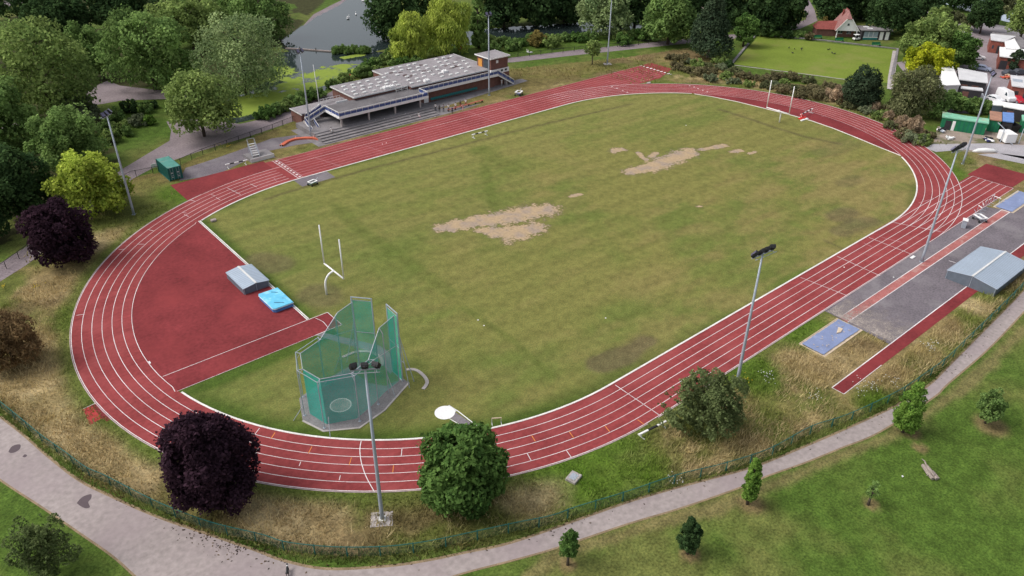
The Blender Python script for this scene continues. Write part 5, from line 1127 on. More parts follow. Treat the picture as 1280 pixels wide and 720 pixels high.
# concrete arcs, slab and second throwing circle
for lb, px in [('curved white concrete kerb in the grass right of the throwing cage', [(-52.31,-22.31),(-51.72,-22.69),(-51.39,-23.28),(-51.3,-24.2),(-51.42,-25.25),(-51.73,-26.03),(-52.33,-26.55),(-52.94,-26.85)]), ('curved white concrete kerb inside the throwing cage', [(-57.2,-14.87),(-56.25,-14.86),(-55.35,-14.93),(-54.46,-15.44),(-53.75,-16.25),(-53.47,-17.17),(-53.49,-18.16),(-53.78,-19.02),(-54.31,-19.68)])]:
    b = MB(); b.kerb(smooth_line(px, 4), .42, -.02, .10); tag(b.build('curved_kerb', M['concrete'], None), lb, 'kerb')
sheet('cage_path', M['darkconc'], [[(-57.4,-8.18),(-56.5,-8.07),(-54.16,-12.07),(-52.15,-15.62),(-51.94,-17.64),(-52.41,-19.5),(-53.5,-21.21),(-54.35,-21.78),(-54.08,-19.87),(-53.64,-18.03),(-53.48,-16.59),(-54.3,-14.77),(-56.07,-11.2)]], .019)
tc = thing('shot_circle', 'round white throwing circle with a grey strip, below the infield edge', 'throwing circle', (-53.4,-32.03))
b = MB(); b.tube([(0,0,-.02),(0,0,.05)], 1.2, 36); b.build('circle', M['white'], tc)
o = tc.location; loc = lambda s: [(p[0]-o.x, p[1]-o.y) for p in s]
b = MB(); b.prism(loc([(-52.51,-31.28),(-52.2,-31.26),(-52.03,-32.62),(-52.85,-32.86),(-53.53,-32.84)]), -.02, .04); b.build('corner_slab', M['offwhite'], tc)
b = MB(); b.sheet(loc([(-53.48,-33.25),(-52.41,-32.58),(-51.93,-37.12),(-52.46,-37.2),(-52.89,-36.58)]), .028); b.build('strip', M['asphalt'], tc)
b = MB(); b.ribbon(loc([(-52.07,-32.59),(-51.9,-37.23)]), .12, .032); b.ribbon(loc([(-53.6,-33.25),(-52.92,-36.91)]), .1, .032); b.build('strip_edge', M['white'], tc)
# ------------------------------------------------------------------ steeplechase barriers, benches, trolleys
def barrier(label, p, q, h, seg_, m0='white', group=None):
    L = math.hypot(q[0]-p[0], q[1]-p[1]); t = thing('steeplechase_barrier', label, 'barrier', (p[0],p[1],0), math.atan2(q[1]-p[1], q[0]-p[0]))
    wm_, bm2 = MB(), MB()
    for i in range(seg_): (wm_ if i % 2 == 0 else bm2).bar((L*i/seg_,0,h),(L*(i+1)/seg_,0,h),.22,.16)
    wm_.build('white_beam', M[m0], t); bm2.build('dark_band', M['black'], t)
    for x in (L*.1, L*.9):
        b = MB(); b.bar((x,0,0),(x,0,h-.08),.1); b.bar((x,-.55,.05),(x,.55,.05),.1); b.build('foot', M['offwhite'], t)
    return t
barrier('white barrier with dark bands standing on the red apron by the green container', (-43.68,54.29), (-39.32,53.89), .85, 5)
barrier('white barrier with black bands on the infield by the home straight', (3.91,37.07), (8.04,36.86), .8, 5)
barrier('white barrier with a black band in the grass beside the near straight', (-39.22,-49.5), (-35.09,-49.96), .55, 3)
barrier('red and white slanting barrier at the water jump on the far bend', (70.73,-0.57), (76.72,0.01), .9, 7, 'white')
b = MB(); wj = thing('water_jump_stand', 'red frame and white slabs lying at the water jump edge', 'jump frame', (71.17,-0.93))
b.box(-1.2,-.5,.02,1.0,.4,.25); b.bar((-1,0,.2),(-.4,.2,1.2),.12); b.bar((-.4,.2,1.2),(.3,.1,.3),.12); b.build('frame', M['red'], wj); b = MB(); b.box(-1.9,-1.1,.02,-.6,-.6,.2); b.box(-.3,-1.2,.02,.6,-.7,.22); b.build('slab', M['white'], wj)
hd = thing('grass_hurdle', 'pale wooden hurdle standing in the grass just inside the near bend', 'hurdle', (-50.33,-36.95), math.atan2((-49.28,-37.64)[1]-(-50.33,-36.95)[1], (-49.28,-37.64)[0]-(-50.33,-36.95)[0]))
b = MB(); b.bar((0,0,.72),(1.15,0,.72),.1,.09); b.build('bar', M['sand'], hd); b = MB(); b.bar((.03,0,0),(.03,0,.68),.06); b.bar((1.1,0,0),(1.1,0,.68),.06); b.bar((.03,-.5,.05),(.03,.1,.05),.06); b.bar((1.1,-.5,.05),(1.1,.1,.05),.06); b.build('leg', M['offwhite'], hd)
# row of hurdles and trolley on the asphalt
def hurdle():
    t = thing('hurdle', 'white topped training hurdle in the row beside the sprint spur', 'hurdle', (0,0,0), 0, 'hurdles lined up beside the sprint spur')
    b = MB(); b.bar((-.6,0,.95),(.6,0,.95),.05,.14); b.build('top_bar', M['white'], t)
    for s in (-1,1): b = MB(); b.bar((s*.5,0,0),(s*.5,0,.9),.05); b.bar((s*.5,-.7,.04),(s*.5,.05,.04),.05); b.build('leg', M['steel'], t)
    return t
h0 = hurdle(); hps = [(58.55,-48.02),(56.47,-48.31),(55.02,-48.21),(53.18,-48.41),(51.59,-48.59),(58.21,-48.86)]
for i, p in enumerate(hps):
    o = h0 if i == 0 else dup(h0, p); o.location = (p[0],p[1],0); o.rotation_euler.z = [0,0,.1,.5,.9,1.5][i]
def trolley(label, loc, rz, mm, s=1.):
    t = thing('equipment_trolley', label, 'trolley', loc, rz); t.scale = (s,s,s)
    b = MB(); b.bar((-.8,-.5,.75),(.8,-.5,.75),.3,.08); b.bar((-.8,.5,.75),(.8,.5,.75),.3,.08); b.bar((-.8,-.5,.75),(-.8,.5,.75),.1); b.bar((.8,-.5,.75),(.8,.5,.75),.1); b.build('frame', M['white'], t)
    b = MB()
    for sx in (-1,1):
        for sy in (-1,1): b.bar((sx*.7,sy*.5,.25),(sx*.8,sy*.5,.72),.06)
    b.bar((-.7,-.5,.3),(-.7,.5,.3),.06); b.bar((.7,-.5,.3),(.7,.5,.3),.06); b.box(-.6,-.4,.42,.6,.4,.5); b.build('tray', M[mm], t)
    for sx in (-1,1):
        for sy in (-1,1): b = MB(); b.tube([(sx*.7,sy*.52,.2),(sx*.7,sy*.64,.2)], .2, 12); b.build('wheel', M['tyre'], t)
    b = MB(); b.bar((.8,0,.75),(1.6,0,1.1),.05); b.build('handle', M['steel'], t)
    return t
trolley('white framed equipment trolley beside the jump runway', (47.83,-50.23), R(60), 'steel', 1.15)
trolley('small white topped line marking trolley on the grey patch at the finish', (-34.21,36.63), R(15), 'green', .95)
trolley('white and blue cart on the grass at the outer edge of the home straight', (31.29,53.52), R(30), 'blue', 1.2)
bn = thing('lap_board_box', 'pale grey metal box with white top on the asphalt by the sprint spur', 'box', (43.14,-49.54), R(20))
b = MB(); b.prism([(-.45,-.35),(.45,-.35),(.45,.35),(-.45,.35)], 0, 1.35); b.build('cabinet', M['steel'], bn, bevel=.03); b = MB(); b.box(-.55,-.42,1.352,.6,.42,1.47); b.build('lid', M['white'], bn)
lb_ = thing('white_slab', 'small white block at the edge of the near straight by the floodlight', 'block', (25.93,-49.16), 0); b = MB(); b.box(-.5,-.2,0,.5,.25,.15); b.build('block', M['white'], lb_, bevel=.03)
mh = thing('inspection_cover', 'pale square concrete cover in the verge grass below the near bend', 'cover', (-49.13,-49.27), R(15)); b = MB(); b.box(-.75,-.6,-.1,.75,.6,.28); b.build('concrete_block', M['concrete'], mh, bevel=.04); b = MB(); b.box(-.45,-.35,.281,.45,.35,.31); b.build('lid', M['steel'], mh)
sw = thing('white_stone', 'small white lump in the grass at the top corner of the sprint straight', 'stone', (64.24,39.86)); b = MB(); b.prism([(-.9,-.3),(.2,-.5),(.9,0),(.1,.4),(-.6,.3)], 0, .25); b.build('lump', M['concrete'], sw, bevel=.1)
gs = thing('grey_stone', 'grey stone block at the infield corner by the red apron', 'stone', (-54.55,33.59)); b = MB(); b.prism([(-.5,-.35),(.4,-.4),(.55,.3),(-.4,.4)], 0, .35); b.build('block', M['wood'], gs, bevel=.06)
# podium with timekeepers' steps
pd = thing('concrete_podium', 'low concrete platform beside the finish line', 'platform', (-36.4,55.4,0)); b = MB(); b.box(-2.2,-1.4,-.05,2.7,2.2,.75); b.build('platform', M['darkconc'], pd); b = MB(); b.box(-2.25,-1.5,-.05,2.75,-1.405,.78); b.build('white_face', M['offwhite'], pd)
ts = thing('timekeeper_steps', 'white metal tiered steps standing on the concrete platform by the finish', 'steps', (-37.0,55.6,.75), R(-8))
b = MB()
for k in range(6): b.box(-.65,-1.0+k*.42,.28+k*.33,.65,-.68+k*.42,.35+k*.33)
b.build('tread', M['offwhite'], ts); b = MB()
for s in (-1,1): b.bar((s*.7,-1.1,.1),(s*.7,1.4,2.15),.07,.2); b.bar((s*.7,1.35,0),(s*.7,1.35,2.1),.07); b.bar((s*.7,-1.1,1.0),(s*.7,1.4,3.05),.05); b.bar((s*.7,1.4,2.1),(s*.7,1.4,3.05),.05); b.bar((s*.7,-1.1,0),(s*.7,-1.1,1.),.05)
b.bar((-.7,1.4,3.05),(.7,1.4,3.05),.05); b.build('side_frame', M['steel'], ts)
on = thing('orange_barrier_net', 'strip of orange netting laid along the grass mound beside the stand', 'netting', (-29.87,58.5)); o = on.location
pp = [(p[0]-o.x, p[1]-o.y) for p in [(-29.87,58.5),(-27.68,60),(-25.71,60.23),(-23.9,59.38),(-22.58,58.3),(-21.86,56.79)]]
b = MB(); b.kerb(pp, .8, .0, .35); b.build('net_strip', M['orangenet'], on); b = MB()
for p in pp[::2]: b.bar((p[0],p[1],0),(p[0],p[1],.8),.06)
b.build('stake', M['white'], on)
rb_ = thing('long_bench', 'long red brown bench beside the home straight where people wait', 'bench', (10.28,54.54), math.atan2((21.29,55.15)[1]-(10.28,54.54)[1], (21.29,55.15)[0]-(10.28,54.54)[0])); L = math.dist((10.28,54.54), (21.29,55.15))
b = MB(); b.box(0,-.25,.4,L,.25,.47); b.build('seat', M['redwood'], rb_); b = MB()
for i in range(6): b.box(L*i/5.2,-.2,0,L*i/5.2+.08,.2,.4)
b.build('leg', M['black'], rb_)
# litter bins and life-buoys
for lb, p in [('red life buoy post on the pond bank behind the left part of the roof', (4.25,89.08)), ('red life buoy post under the willow beside the tower', (43.61,94.26))]:
    t = thing('life_buoy', lb, 'life buoy', p, R(-40)); b = MB(); b.bar((0,.05,0),(0,.05,1.6),.1); b.build('post', M['wood'], t)
    b = MB(); rn = [(math.cos(a)*.5,-.05,1.5+math.sin(a)*.5) for a in [2*math.pi*k/20 for k in range(21)]]; b.tube(rn, .15, 8); b.build('ring', M['red'], t, True)
    b = MB(); b.box(-.22,-.12,1.28,.22,-.02,1.72); b.build('plate', M['white'], t)
sg = thing('white_notice', 'small white notice fixed to the black railing by the green container', 'sign', (-54.76,61.8), R(-5)); b = MB(); b.box(-.5,-.03,.75,.5,.03,1.55); b.build('board', M['white'], sg); b = MB(); b.bar((-.4,.06,0),(-.4,.06,1.4),.06); b.bar((.4,.06,0),(.4,.06,1.4),.06); b.build('post', M['black'], sg)
bo = thing('pond_boom', 'dark timber boom dividing the pond', 'boom', (6.4,130.32)); o = bo.location; q = [(p[0]-o.x,p[1]-o.y) for p in [(6.4,130.32),(9.28,126.86),(12.29,122.73),(15.96,117.51)]]
b = MB(); b.kerb(q, .5, .02, .32); b.build('beam', M['wood'], bo); b = MB()
for p in q: b.tube([(p[0],p[1],-.1),(p[0],p[1],.8)], .14, 6)
b.build('pile', M['bark'], bo)
bk = thing('cycle_rack', 'cluster of grey cycle racks beside the side block', 'cycle rack', (-21.86,66.32)); b = MB()
for i in range(4): b.tube([(i*.6,0,0),(i*.6,0,.7),(i*.6,.35,.85),(i*.6,.7,.7),(i*.6,.7,0)], .035, 6)
b.build('hoop', M['steel'], bk)
# fallen log
lg = thing('fallen_log', 'bleached split log lying on the lawn right of the path', 'log', (-19.47,-73.03), math.atan2((-20.23,-74.07)[1]-(-18.75,-72.08)[1], (-20.23,-74.07)[0]-(-18.75,-72.08)[0]))
lg.scale = (.78,.9,1)
for q, r_ in [([(-1.35,-.1,.22),(0,-.16,.26),(1.3,-.1,.24)],[.2,.24,.19]), ([(-1.2,.32,.2),(.1,.3,.26),(1.35,.36,.22)],[.17,.22,.2]), ([(-1.0,.1,.48),(.2,.08,.5),(1.0,.16,.44)],[.12,.16,.1]), ([(-.2,.62,.16),(.8,.6,.2),(1.2,.7,.16)],[.12,.16,.12])]:
    b = MB(); b.tube(q, r_, 9); b.build('split_stem', M['palebark'], lg)
b = MB(); b.tube([(-1.2,.2,.35),(-1.8,.3,.42),(-2.3,.15,.4)], [.10,.07,.03], 6); b.build('branch', M['palebark'], lg)
b = MB(); b.tube([(.5,-.1,.3),(.8,-.7,.35)], [.09,.03], 6); b.build('branch', M['palebark'], lg)
# ------------------------------------------------------------------ birds, bench furniture
b0 = None
for i, p in enumerate([(41.4,154.75),(45.72,156.8),(59.01,174.25),(38.23,129.27),(38.55,128.36),(39.9,128.62),(40.19,152.65),(59.4,82.2),(59.66,81.42)]):
    if b0 is None:
        b0 = thing('swan', 'white swan or gull resting on or beside the pond', 'bird', (p[0],p[1],.03), .4, 'white birds on the pond'); b = MB()
        b.tube([(-.7,0,.2),(-.35,0,.22),(.1,0,.22),(.5,0,.18),(.6,0,.15)], [.06,.24,.27,.2,.05], 8); b.tube([(.45,0,.22),(.62,0,.5),(.58,0,.85),(.75,0,.9)], [.09,.06,.06,.05], 6); b.build('body', M['white'], b0, True)
        b = MB(); b.tube([(.74,0,.9),(.88,0,.86)], [.035,.015], 5); b.build('beak', M['orangenet'], b0)
    else: dup(b0, (p[0],p[1],.03), i*1.1)
c0 = None
for i, p in enumerate([(124.04,36.91),(119.65,32.86),(124.13,35.06),(126.25,33.96),(124.92,33.26),(131.24,28.21),(132.46,28.41),(128.59,24.57),(128.85,25.5)]):
    if c0 is None:
        c0 = thing('crow', 'black crow feeding on the bowling green', 'bird', (p[0],p[1],.02), .3, 'crows on the bowling green'); b = MB()
        b.tube([(-.34,0,.16),(-.12,0,.2),(.08,0,.22),(.2,0,.28),(.27,0,.3),(.36,0,.28)], [.03,.09,.11,.07,.06,.012], 7); b.tube([(0,.05,.16),(0,.05,0)], .015, 5); b.tube([(0,-.05,.16),(0,-.05,0)], .015, 5); b.build('body', M['black'], c0, True); c0.scale = (1.3,1.3,1.3)
    else: dup(c0, (p[0],p[1],.02), i*1.7)
for lb, p in [('dark green park bench, leftmost above the bowling green', (141.47,37.88)),('dark green park bench in front of the white gabled house',(143.59,31.72)),('dark green park bench in front of the flat roofed hut',(147.51,21.77))]:
    t = thing('park_bench', lb, 'bench', p, R(-38)); b = MB(); b.box(-1.3,-.3,.45,1.3,.3,.52); b.build('seat', M['containergreen'], t); b = MB(); b.box(-1.3,.3,.55,1.3,.38,1.1); b.build('backrest', M['containergreen'], t)
    for s in (-1,1): b = MB(); b.box(s*1.15-.06,-.28,0,s*1.15+.06,.34,.44); b.build('leg', M['black'], t)

# ------------------------------------------------------------------ park house and hut beyond the bowling green
hs_ = thing('park_house', 'small house with steep tiled gable roof, white boarded front and red side wing', 'house', (149.38,32.87), R(-46)); hs_.scale = (.88,.88,.88)
# local: +x right along the front, -y towards the green
b = MB(); b.box(-3.1,1.6,0,3.1,8.5,2.7); b.build('brick_wall', M['brick'], hs_)
b = MB(); b.add([(-3.7,-.0,2.75),(3.7,-.0,2.75),(.85,-.0,6.4),(-.85,0,6.4)], [(0,1,2,3)]); b.add([(-3.7,.12,2.75),(3.7,.12,2.75),(.85,.12,6.4),(-.85,.12,6.4)], [(3,2,1,0)]); b.box(-3.7,-.02,2.5,3.7,.13,2.76); b.build('white_gable', M['white'], hs_)
b = MB()
for s in (-1,1): f = [(s*4.1,-.35,2.4),(s*4.1,9.2,2.4),(0,6.4,9.0),(0,2.6,9.0),(s*.85,-.35,6.55)]; b.add(f, [(0,1,2,3,4) if s > 0 else (4,3,2,1,0)])
b.add([(-.85,-.35,6.55),(.85,-.35,6.55),(0,2.6,9.0)], [(0,1,2)]); b.add([(-4.1,9.2,2.4),(4.1,9.2,2.4),(0,6.4,9.0)], [(1,0,2)]); rf2 = b.build('tiled_roof', M['roofpink'], hs_)
b = MB(); b.bar((0,2.5,9.03),(0,6.5,9.03),.25,.12); b.box(-1.5,4.4,6.6,-.9,5.0,8.9); b.build('ridge_and_chimney', M['roofred'], rf2)
for s in (-1,1): b = MB(); b.bar((s*4.12,-.38,2.42),(s*.86,-.38,6.57),.12,.28); b.build('barge_board', M['white'], hs_)
for s in (-1,1): b = MB(); b.box(s*3.4-.15,-.1,0,s*3.4+.15,.2,2.5); b.build('porch_post', M['white'], hs_)
b = MB(); b.box(-.35,-.08,4.3,.35,-.03,5.0); w_ = b.build('attic_window', M['glass'], hs_)
for x in (-1.9,1.2): b = MB(); b.box(x-.8,1.5,1.2,x+.8,1.58,2.3); w_ = b.build('window', M['glass'], hs_); b = MB(); b.box(x-.9,1.49,1.1,x+.9,1.57,1.19); b.box(x-.04,1.48,1.2,x+.04,1.495,2.3); b.build('frame', M['white'], w_)
b = MB(); b.box(-10.,2.2,0,-3.1,7.6,2.5); b.build('wing_wall', M['brick'], hs_)
b = MB(); b.add([(-10.4,1.8,2.4),(-3.0,1.8,2.4),(-2.2,4.9,4.9),(-9.2,4.9,4.6)], [(0,1,2,3)]); b.add([(-10.4,8.,2.4),(-3.0,8.,2.4),(-2.2,4.9,4.9),(-9.2,4.9,4.6)], [(3,2,1,0)]); b.add([(-10.4,1.8,2.4),(-9.2,4.9,4.6),(-10.4,8.,2.4)], [(0,1,2)]); b.build('wing_roof', M['roofred'], hs_)
ht_ = thing('flat_roof_hut', 'small dark hut with flat roof, wide window and two white doors', 'hut', (154.35,25.68), R(-41))
b = MB(); b.box(-4.6,0,0,4.4,5.5,2.8); b.build('wall', M['dark'], ht_)
b = MB(); b.box(-4.9,-.5,2.81,4.8,5.8,3.05); r_ = b.build('roof', M['darkconc'], ht_); b = MB(); b.box(-3.0,3.2,3.051,-1.4,4.,3.2); r2 = b.build('rooflight', M['white'], r_); b = MB(); b.box(-2.4,1.4,3.051,-.9,2.1,3.2); b.build('rooflight', M['white'], r_)
b = MB(); b.box(-3.9,-.07,.9,.4,-.01,2.5); w_ = b.build('window', mat('pale_window_glass', (.30,.36,.42), .2, var=.2), ht_); b = MB(); b.box(-4.0,-.10,.72,.5,-.02,.89); b.box(-2.5,-.10,.9,-2.4,-.071,2.5); b.box(-1.1,-.10,.9,-1.,-.071,2.5); b.build('frame', M['white'], w_)
b = MB(); b.box(-4.0,-.06,.1,.5,-.01,.7); b.build('green_panel', M['seat'], ht_)
for x in (1.6,3.4): b = MB(); b.box(x-.55,-.06,.05,x+.55,-.01,2.45); b.build('door', M['white'], ht_)
gcart = thing('golf_cart', 'white golf cart parked in front of the gabled house', 'cart', (149.12,29.21), R(-20))
b = MB(); b.prism([(-1.1,-.55),(.9,-.55),(1.2,-.35),(1.2,.35),(.9,.55),(-1.1,.55)], .35, .85); b.build('body', M['white'], gcart, bevel=.06); b = MB(); b.box(-1.,-.6,1.75,.7,.6,1.83); b.build('canopy', M['white'], gcart)
for sx in (-.9,.6):
    for sy in (-1,1): b = MB(); b.bar((sx,sy*.5,.85),(sx,sy*.5,1.75),.05); b.build('post', M['black'], gcart); b = MB(); b.tube([(sx,sy*.5,.25),(sx,sy*.64,.25)], .25, 12); b.build('wheel', M['tyre'], gcart)
b = MB(); b.box(-.6,-.5,.86,0,.5,1.2); b.build('seat', M['black'], gcart)
# ------------------------------------------------------------------ vehicles
def vehicle(name, label, cat, p, rz, prof, W, paint, glass, group=None, wb=(.18,.8)):
    """body from a side profile (x, z), with glazing band, wheels and lamps"""
    t = thing(name, label, cat, p, rz, group); L = max(q[0] for q in prof); hx = L/2
    b = MB(); n = len(prof)
    v = [(q[0]-hx,-W/2*(1-.12*max(0,(q[1]-.9))),q[1]) for q in prof]+[(q[0]-hx,W/2*(1-.12*max(0,(q[1]-.9))),q[1]) for q in prof]
    b.add(v, [tuple(range(n)), tuple(range(n,2*n))[::-1]]+[(i,n+i,n+(i+1)%n,(i+1)%n) for i in range(n)]); b.build('body', M[paint], t, bevel=.05)
    for q in glass:
        b = MB()
        for s in (-1,1):
            y = lambda z: s*(W/2*(1-.12*max(0,z-.9))+.006)
            b = MB(); f = [(a-hx,y(z),z) for a, z in q]; b.add(f, [tuple(range(len(f))) if s < 0 else tuple(range(len(f)))[::-1]]); b.build('window', M['glass'], t)
    ws = [q for q in zip(prof, prof[1:]+prof[:1]) if q[0][1] > .85 and q[1][1] > .85 and .25 < abs(q[1][1]-q[0][1])]
    for a, c in ws:
        a2 = (a[0]+(c[0]-a[0])*.12, a[1]+(c[1]-a[1])*.12); c2 = (a[0]+(c[0]-a[0])*.9, a[1]+(c[1]-a[1])*.9); nx, nz = (a[1]-c[1]), (c[0]-a[0]); l = math.hypot(nx, nz); nx, nz = nx/l*.008, nz/l*.008
        k = W/2*.82; b = MB(); f = [(a2[0]-hx-nx,-k,a2[1]-nz),(a2[0]-hx-nx,k,a2[1]-nz),(c2[0]-hx-nx,k*.95,c2[1]-nz),(c2[0]-hx-nx,-k*.95,c2[1]-nz)]
        f = [(x_+(nx*2 if False else 0),y_,z_) for x_,y_,z_ in f]; b.add(f, [(0,1,2,3)]); sh = b.build('windscreen', M['glass'], t); sh.location = (nx*2, 0, nz*2) if nz < 0 else (0,0,0)
        if nz < 0: pass
    for k in wb:
        for s in (-1,1): b = MB(); b.tube([(L*k-hx,s*(W/2-.2),.33),(L*k-hx,s*(W/2+.02),.33)], .33, 14); wl = b.build('wheel', M['tyre'], t); b = MB(); b.tube([(L*k-hx,s*(W/2+.021),.33),(L*k-hx,s*(W/2+.03),.33)], .2, 10); b.build('hub', M['steel'], wl)
    for s in (-1,1): b = MB(); b.box(hx-.03,s*W*.36-.14,.62,hx+.012,s*W*.36+.14,.76); b.build('headlight', M['offwhite'], t)
    return t
CAR = [(0,.3),(0,.85),(.25,.95),(.8,1.45),(2.4,1.45),(3.2,.95),(4.1,.82),(4.25,.3)]
CG = [[(.55,1.0),(.95,1.36),(1.6,1.36),(1.6,1.0)],[(1.7,1.0),(1.7,1.36),(2.35,1.36),(2.95,1.0)]]
VAN = [(0,.35),(0,2.25),(.1,2.4),(3.9,2.4),(4.7,1.35),(5.4,1.1),(5.5,.35)]
VG = [[(3.4,1.4),(3.4,2.1),(3.85,2.1),(4.4,1.4)]]
vehicle('parked_van', 'long white van parked behind the dark green bushes in the yard', 'van', (117.87,-18.87), R(-62), VAN, 2.1, 'carwhite', VG)
vehicle('parked_van', 'white pickup van standing nose to the viewer by the white roofed shed', 'van', (122.95,-25.02), R(-125), VAN, 2.0, 'carwhite', VG)
vehicle('parked_van', 'small white van at the left of the nose-on white van', 'van', (119.26,-24.04), R(-100), CAR, 1.8, 'carwhite', CG)
vehicle('parked_car', 'pale blue car parked by the long grey roof in the yard', 'car', (145.52,-10.31), R(-75), CAR, 1.8, 'carblue', CG)
vehicle('parked_car', 'red car beside the brick building at the right edge', 'car', (123.46,-27.44), R(-120), CAR, 1.8, 'carred', CG)
vehicle('parked_car', 'white car partly hidden under the tree beside the pale blue car', 'car', (156.29,-4.29), R(-60), CAR, 1.8, 'carwhite', CG)
vehicle('parked_car', 'dark grey car among the clutter by the conifers at the yard edge', 'car', (146.52,-17.02), R(-30), CAR, 1.8, 'cardark', CG)
vehicle('parked_car', 'dark blue-grey car at the right edge behind the clutter', 'car', (149.75,-18.65), R(-40), CAR, 1.8, 'cardark', CG)
# ------------------------------------------------------------------ yard buildings
def shed(name, label, poly, h, wallm, roofm, over=.35, slope=0., group=None, cat='shed'):
    """shed whose roof outline is given in ground metres; pitched along its first edge when slope is set"""
    cx = sum(p[0] for p in poly)/len(poly); cy_ = sum(p[1] for p in poly)/len(poly)
    t = thing(name, label, cat, (cx,cy_,0), 0, group); L = [(p[0]-cx,p[1]-cy_) for p in poly]
    if area(L) < 0: L = L[::-1]
    ins = [(p[0]*.94,p[1]*.94) for p in L]
    b = MB(); b.prism(ins, -.1, h); b.build('wall', M[wallm], t)
    if slope and len(L) == 4:
        a, c, d, e = L; m1 = ((a[0]+e[0])/2,(a[1]+e[1])/2); m2 = ((c[0]+d[0])/2,(c[1]+d[1])/2)
        b = MB(); b.add([(*a,h),(*c,h),(*m2,h+slope),(*m1,h+slope),(*d,h),(*e,h)], [(0,1,2,3),(3,2,4,5)]); b.add([(*a,h-.02),(*c,h-.02),(*d,h-.02),(*e,h-.02)], [(3,2,1,0)])
        b.build('roof', M[roofm], t)
        b = MB(); i_ = ins; n1 = ((i_[0][0]+i_[3][0])/2,(i_[0][1]+i_[3][1])/2); n2 = ((i_[1][0]+i_[2][0])/2,(i_[1][1]+i_[2][1])/2); b.add([(*i_[0],h),(*i_[3],h),(*n1,h+slope*.93)], [(0,2,1)]); b.add([(*i_[1],h),(*i_[2],h),(*n2,h+slope*.93)], [(0,1,2)]); b.build('gable', M[wallm], t)
    else:
        b = MB(); b.prism(L, h+.002, h+.22); b.build('roof', M[roofm], t)
    return t, L, h
def opening(t, L, i, u0, u1, z0, z1, m, name='door'):
    a, c = L[i], L[(i+1)%len(L)]; a = (a[0]*.94,a[1]*.94); c = (c[0]*.94,c[1]*.94); l = math.dist(a, c); nx, ny = (c[1]-a[1])/l*.04, -(c[0]-a[0])/l*.04
    p, q = (a[0]+(c[0]-a[0])*u0, a[1]+(c[1]-a[1])*u0), (a[0]+(c[0]-a[0])*u1, a[1]+(c[1]-a[1])*u1)
    b = MB(); b.add([(p[0]-nx,p[1]-ny,z0),(q[0]-nx,q[1]-ny,z0),(q[0]-nx,q[1]-ny,z1),(p[0]-nx,p[1]-ny,z1),(p[0]+nx,p[1]+ny,z0),(q[0]+nx,q[1]+ny,z0),(q[0]+nx,q[1]+ny,z1),(p[0]+nx,p[1]+ny,z1)], [(4,5,6,7),(0,4,7,3),(1,2,6,5),(3,7,6,2)]); return b.build(name, M[m], t)
t, L, h = shed('white_shed', 'white roofed shed half hidden behind the olive thicket tree', [(109.99,-14.07),(126.64,-6.75),(129.76,-8.29),(114.55,-16.91)], 3.2, 'offwhite', 'white', slope=0); opening(t, L, 0, .2, .5, 0, 2.2, 'dark'); opening(t, L, 1, .2, .5, 0, 2.2, 'dark')
M['whiteroof'] = mat('pale_ribbed_roof', (.60,.59,.60), .6, var=.12, scale=.4, fine=.08)
t, L, h = shed('long_workshop', 'long dark workshop with pale grey roof in the middle of the yard', [(118.39,-14.81),(120.89,-20.73),(129.52,-17.01),(128.81,-9.84)], 3.4, 'dark', 'whiteroof'); opening(t, L, 0, .1, .35, .0, 2.4, 'brick'); opening(t, L, 0, .5, .75, .0, 2.4, 'brick')
t, L, h = shed('lean_to', 'narrow pale canopy in front of the long dark workshop', [(114.44,-17.24),(116.42,-21.74),(118.65,-20.63),(116.13,-16.5)], 2.5, 'dark', 'whiteroof'); opening(t, L, 0, .1, .4, 0, 2, 'brick')
t, L, h = shed('brick_depot', 'red brick depot with pale sloping roofs by the far road', [(166.6,-2.86),(167.37,-6.47),(177.23,-5.8),(174.25,0.36)], 3.5, 'redbrick', 'whiteroof'); opening(t, L, 0, .2, .35, 1.2, 2.2, 'glass', 'window'); opening(t, L, 0, .6, .8, 0, 2.3, 'dark')
t, L, h = shed('depot_wing', 'large pale sloping roof wing attached to the brick depot', [(158.9,-9.91),(160.9,-13.19),(172.8,-6.94),(166.48,-6.72)], 3.7, 'redbrick', 'white'); opening(t, L, 0, .2, .4, 0, 2.3, 'dark')
t, L, h = shed('flat_garage', 'flat white roofed brick garage behind the dark conifers', [(149.75,-12.01),(152.39,-19.33),(163.95,-14.68),(160.31,-7.83)], 3.4, 'redbrick', 'white'); opening(t, L, 0, .05, .3, 0, 2.4, 'dark'); opening(t, L, 0, .4, .6, 0, 2.4, 'dark')
t, L, h = shed('far_wall_block', 'low grey flat block along the far road behind the brick depot', [(176.82,0.68),(178,-5.31),(167.33,-11.13),(171.9,-12.46),(184.16,-3.88),(180.6,2.21)], 2.6, 'brick', 'darkconc')
t, L, h = shed('brick_store', 'brick store with pale roof and dark rooflight at the right edge', [(123.1,-25.49),(124.97,-31.15),(134.91,-27.22),(132.71,-21.4)], 3.4, 'redbrick', 'whiteroof'); opening(t, L, 0, .15, .3, 0, 2.4, 'dark'); opening(t, L, 0, .5, .62, 1., 2.2, 'glass', 'window')
pl = [(129.18,-23.23),(130.05,-25.25),(127.84,-26.08),(127.13,-24.2)]; cx, cy_ = t.location.x, t.location.y
b = MB(); b.prism([(p[0]-cx,p[1]-cy_) for p in pl], 3.63, 3.72); b.build('rooflight', M['steel'], t)
t, L, h = shed('long_shelter', 'long white roofed dark shelter behind the brown and blue sheets', [(106.7,-30.25),(108.31,-37.31),(112.62,-35.77),(110.01,-28.07)], 2.8, 'dark', 'white'); opening(t, L, 0, .1, .3, 0, 2.2, 'brick')
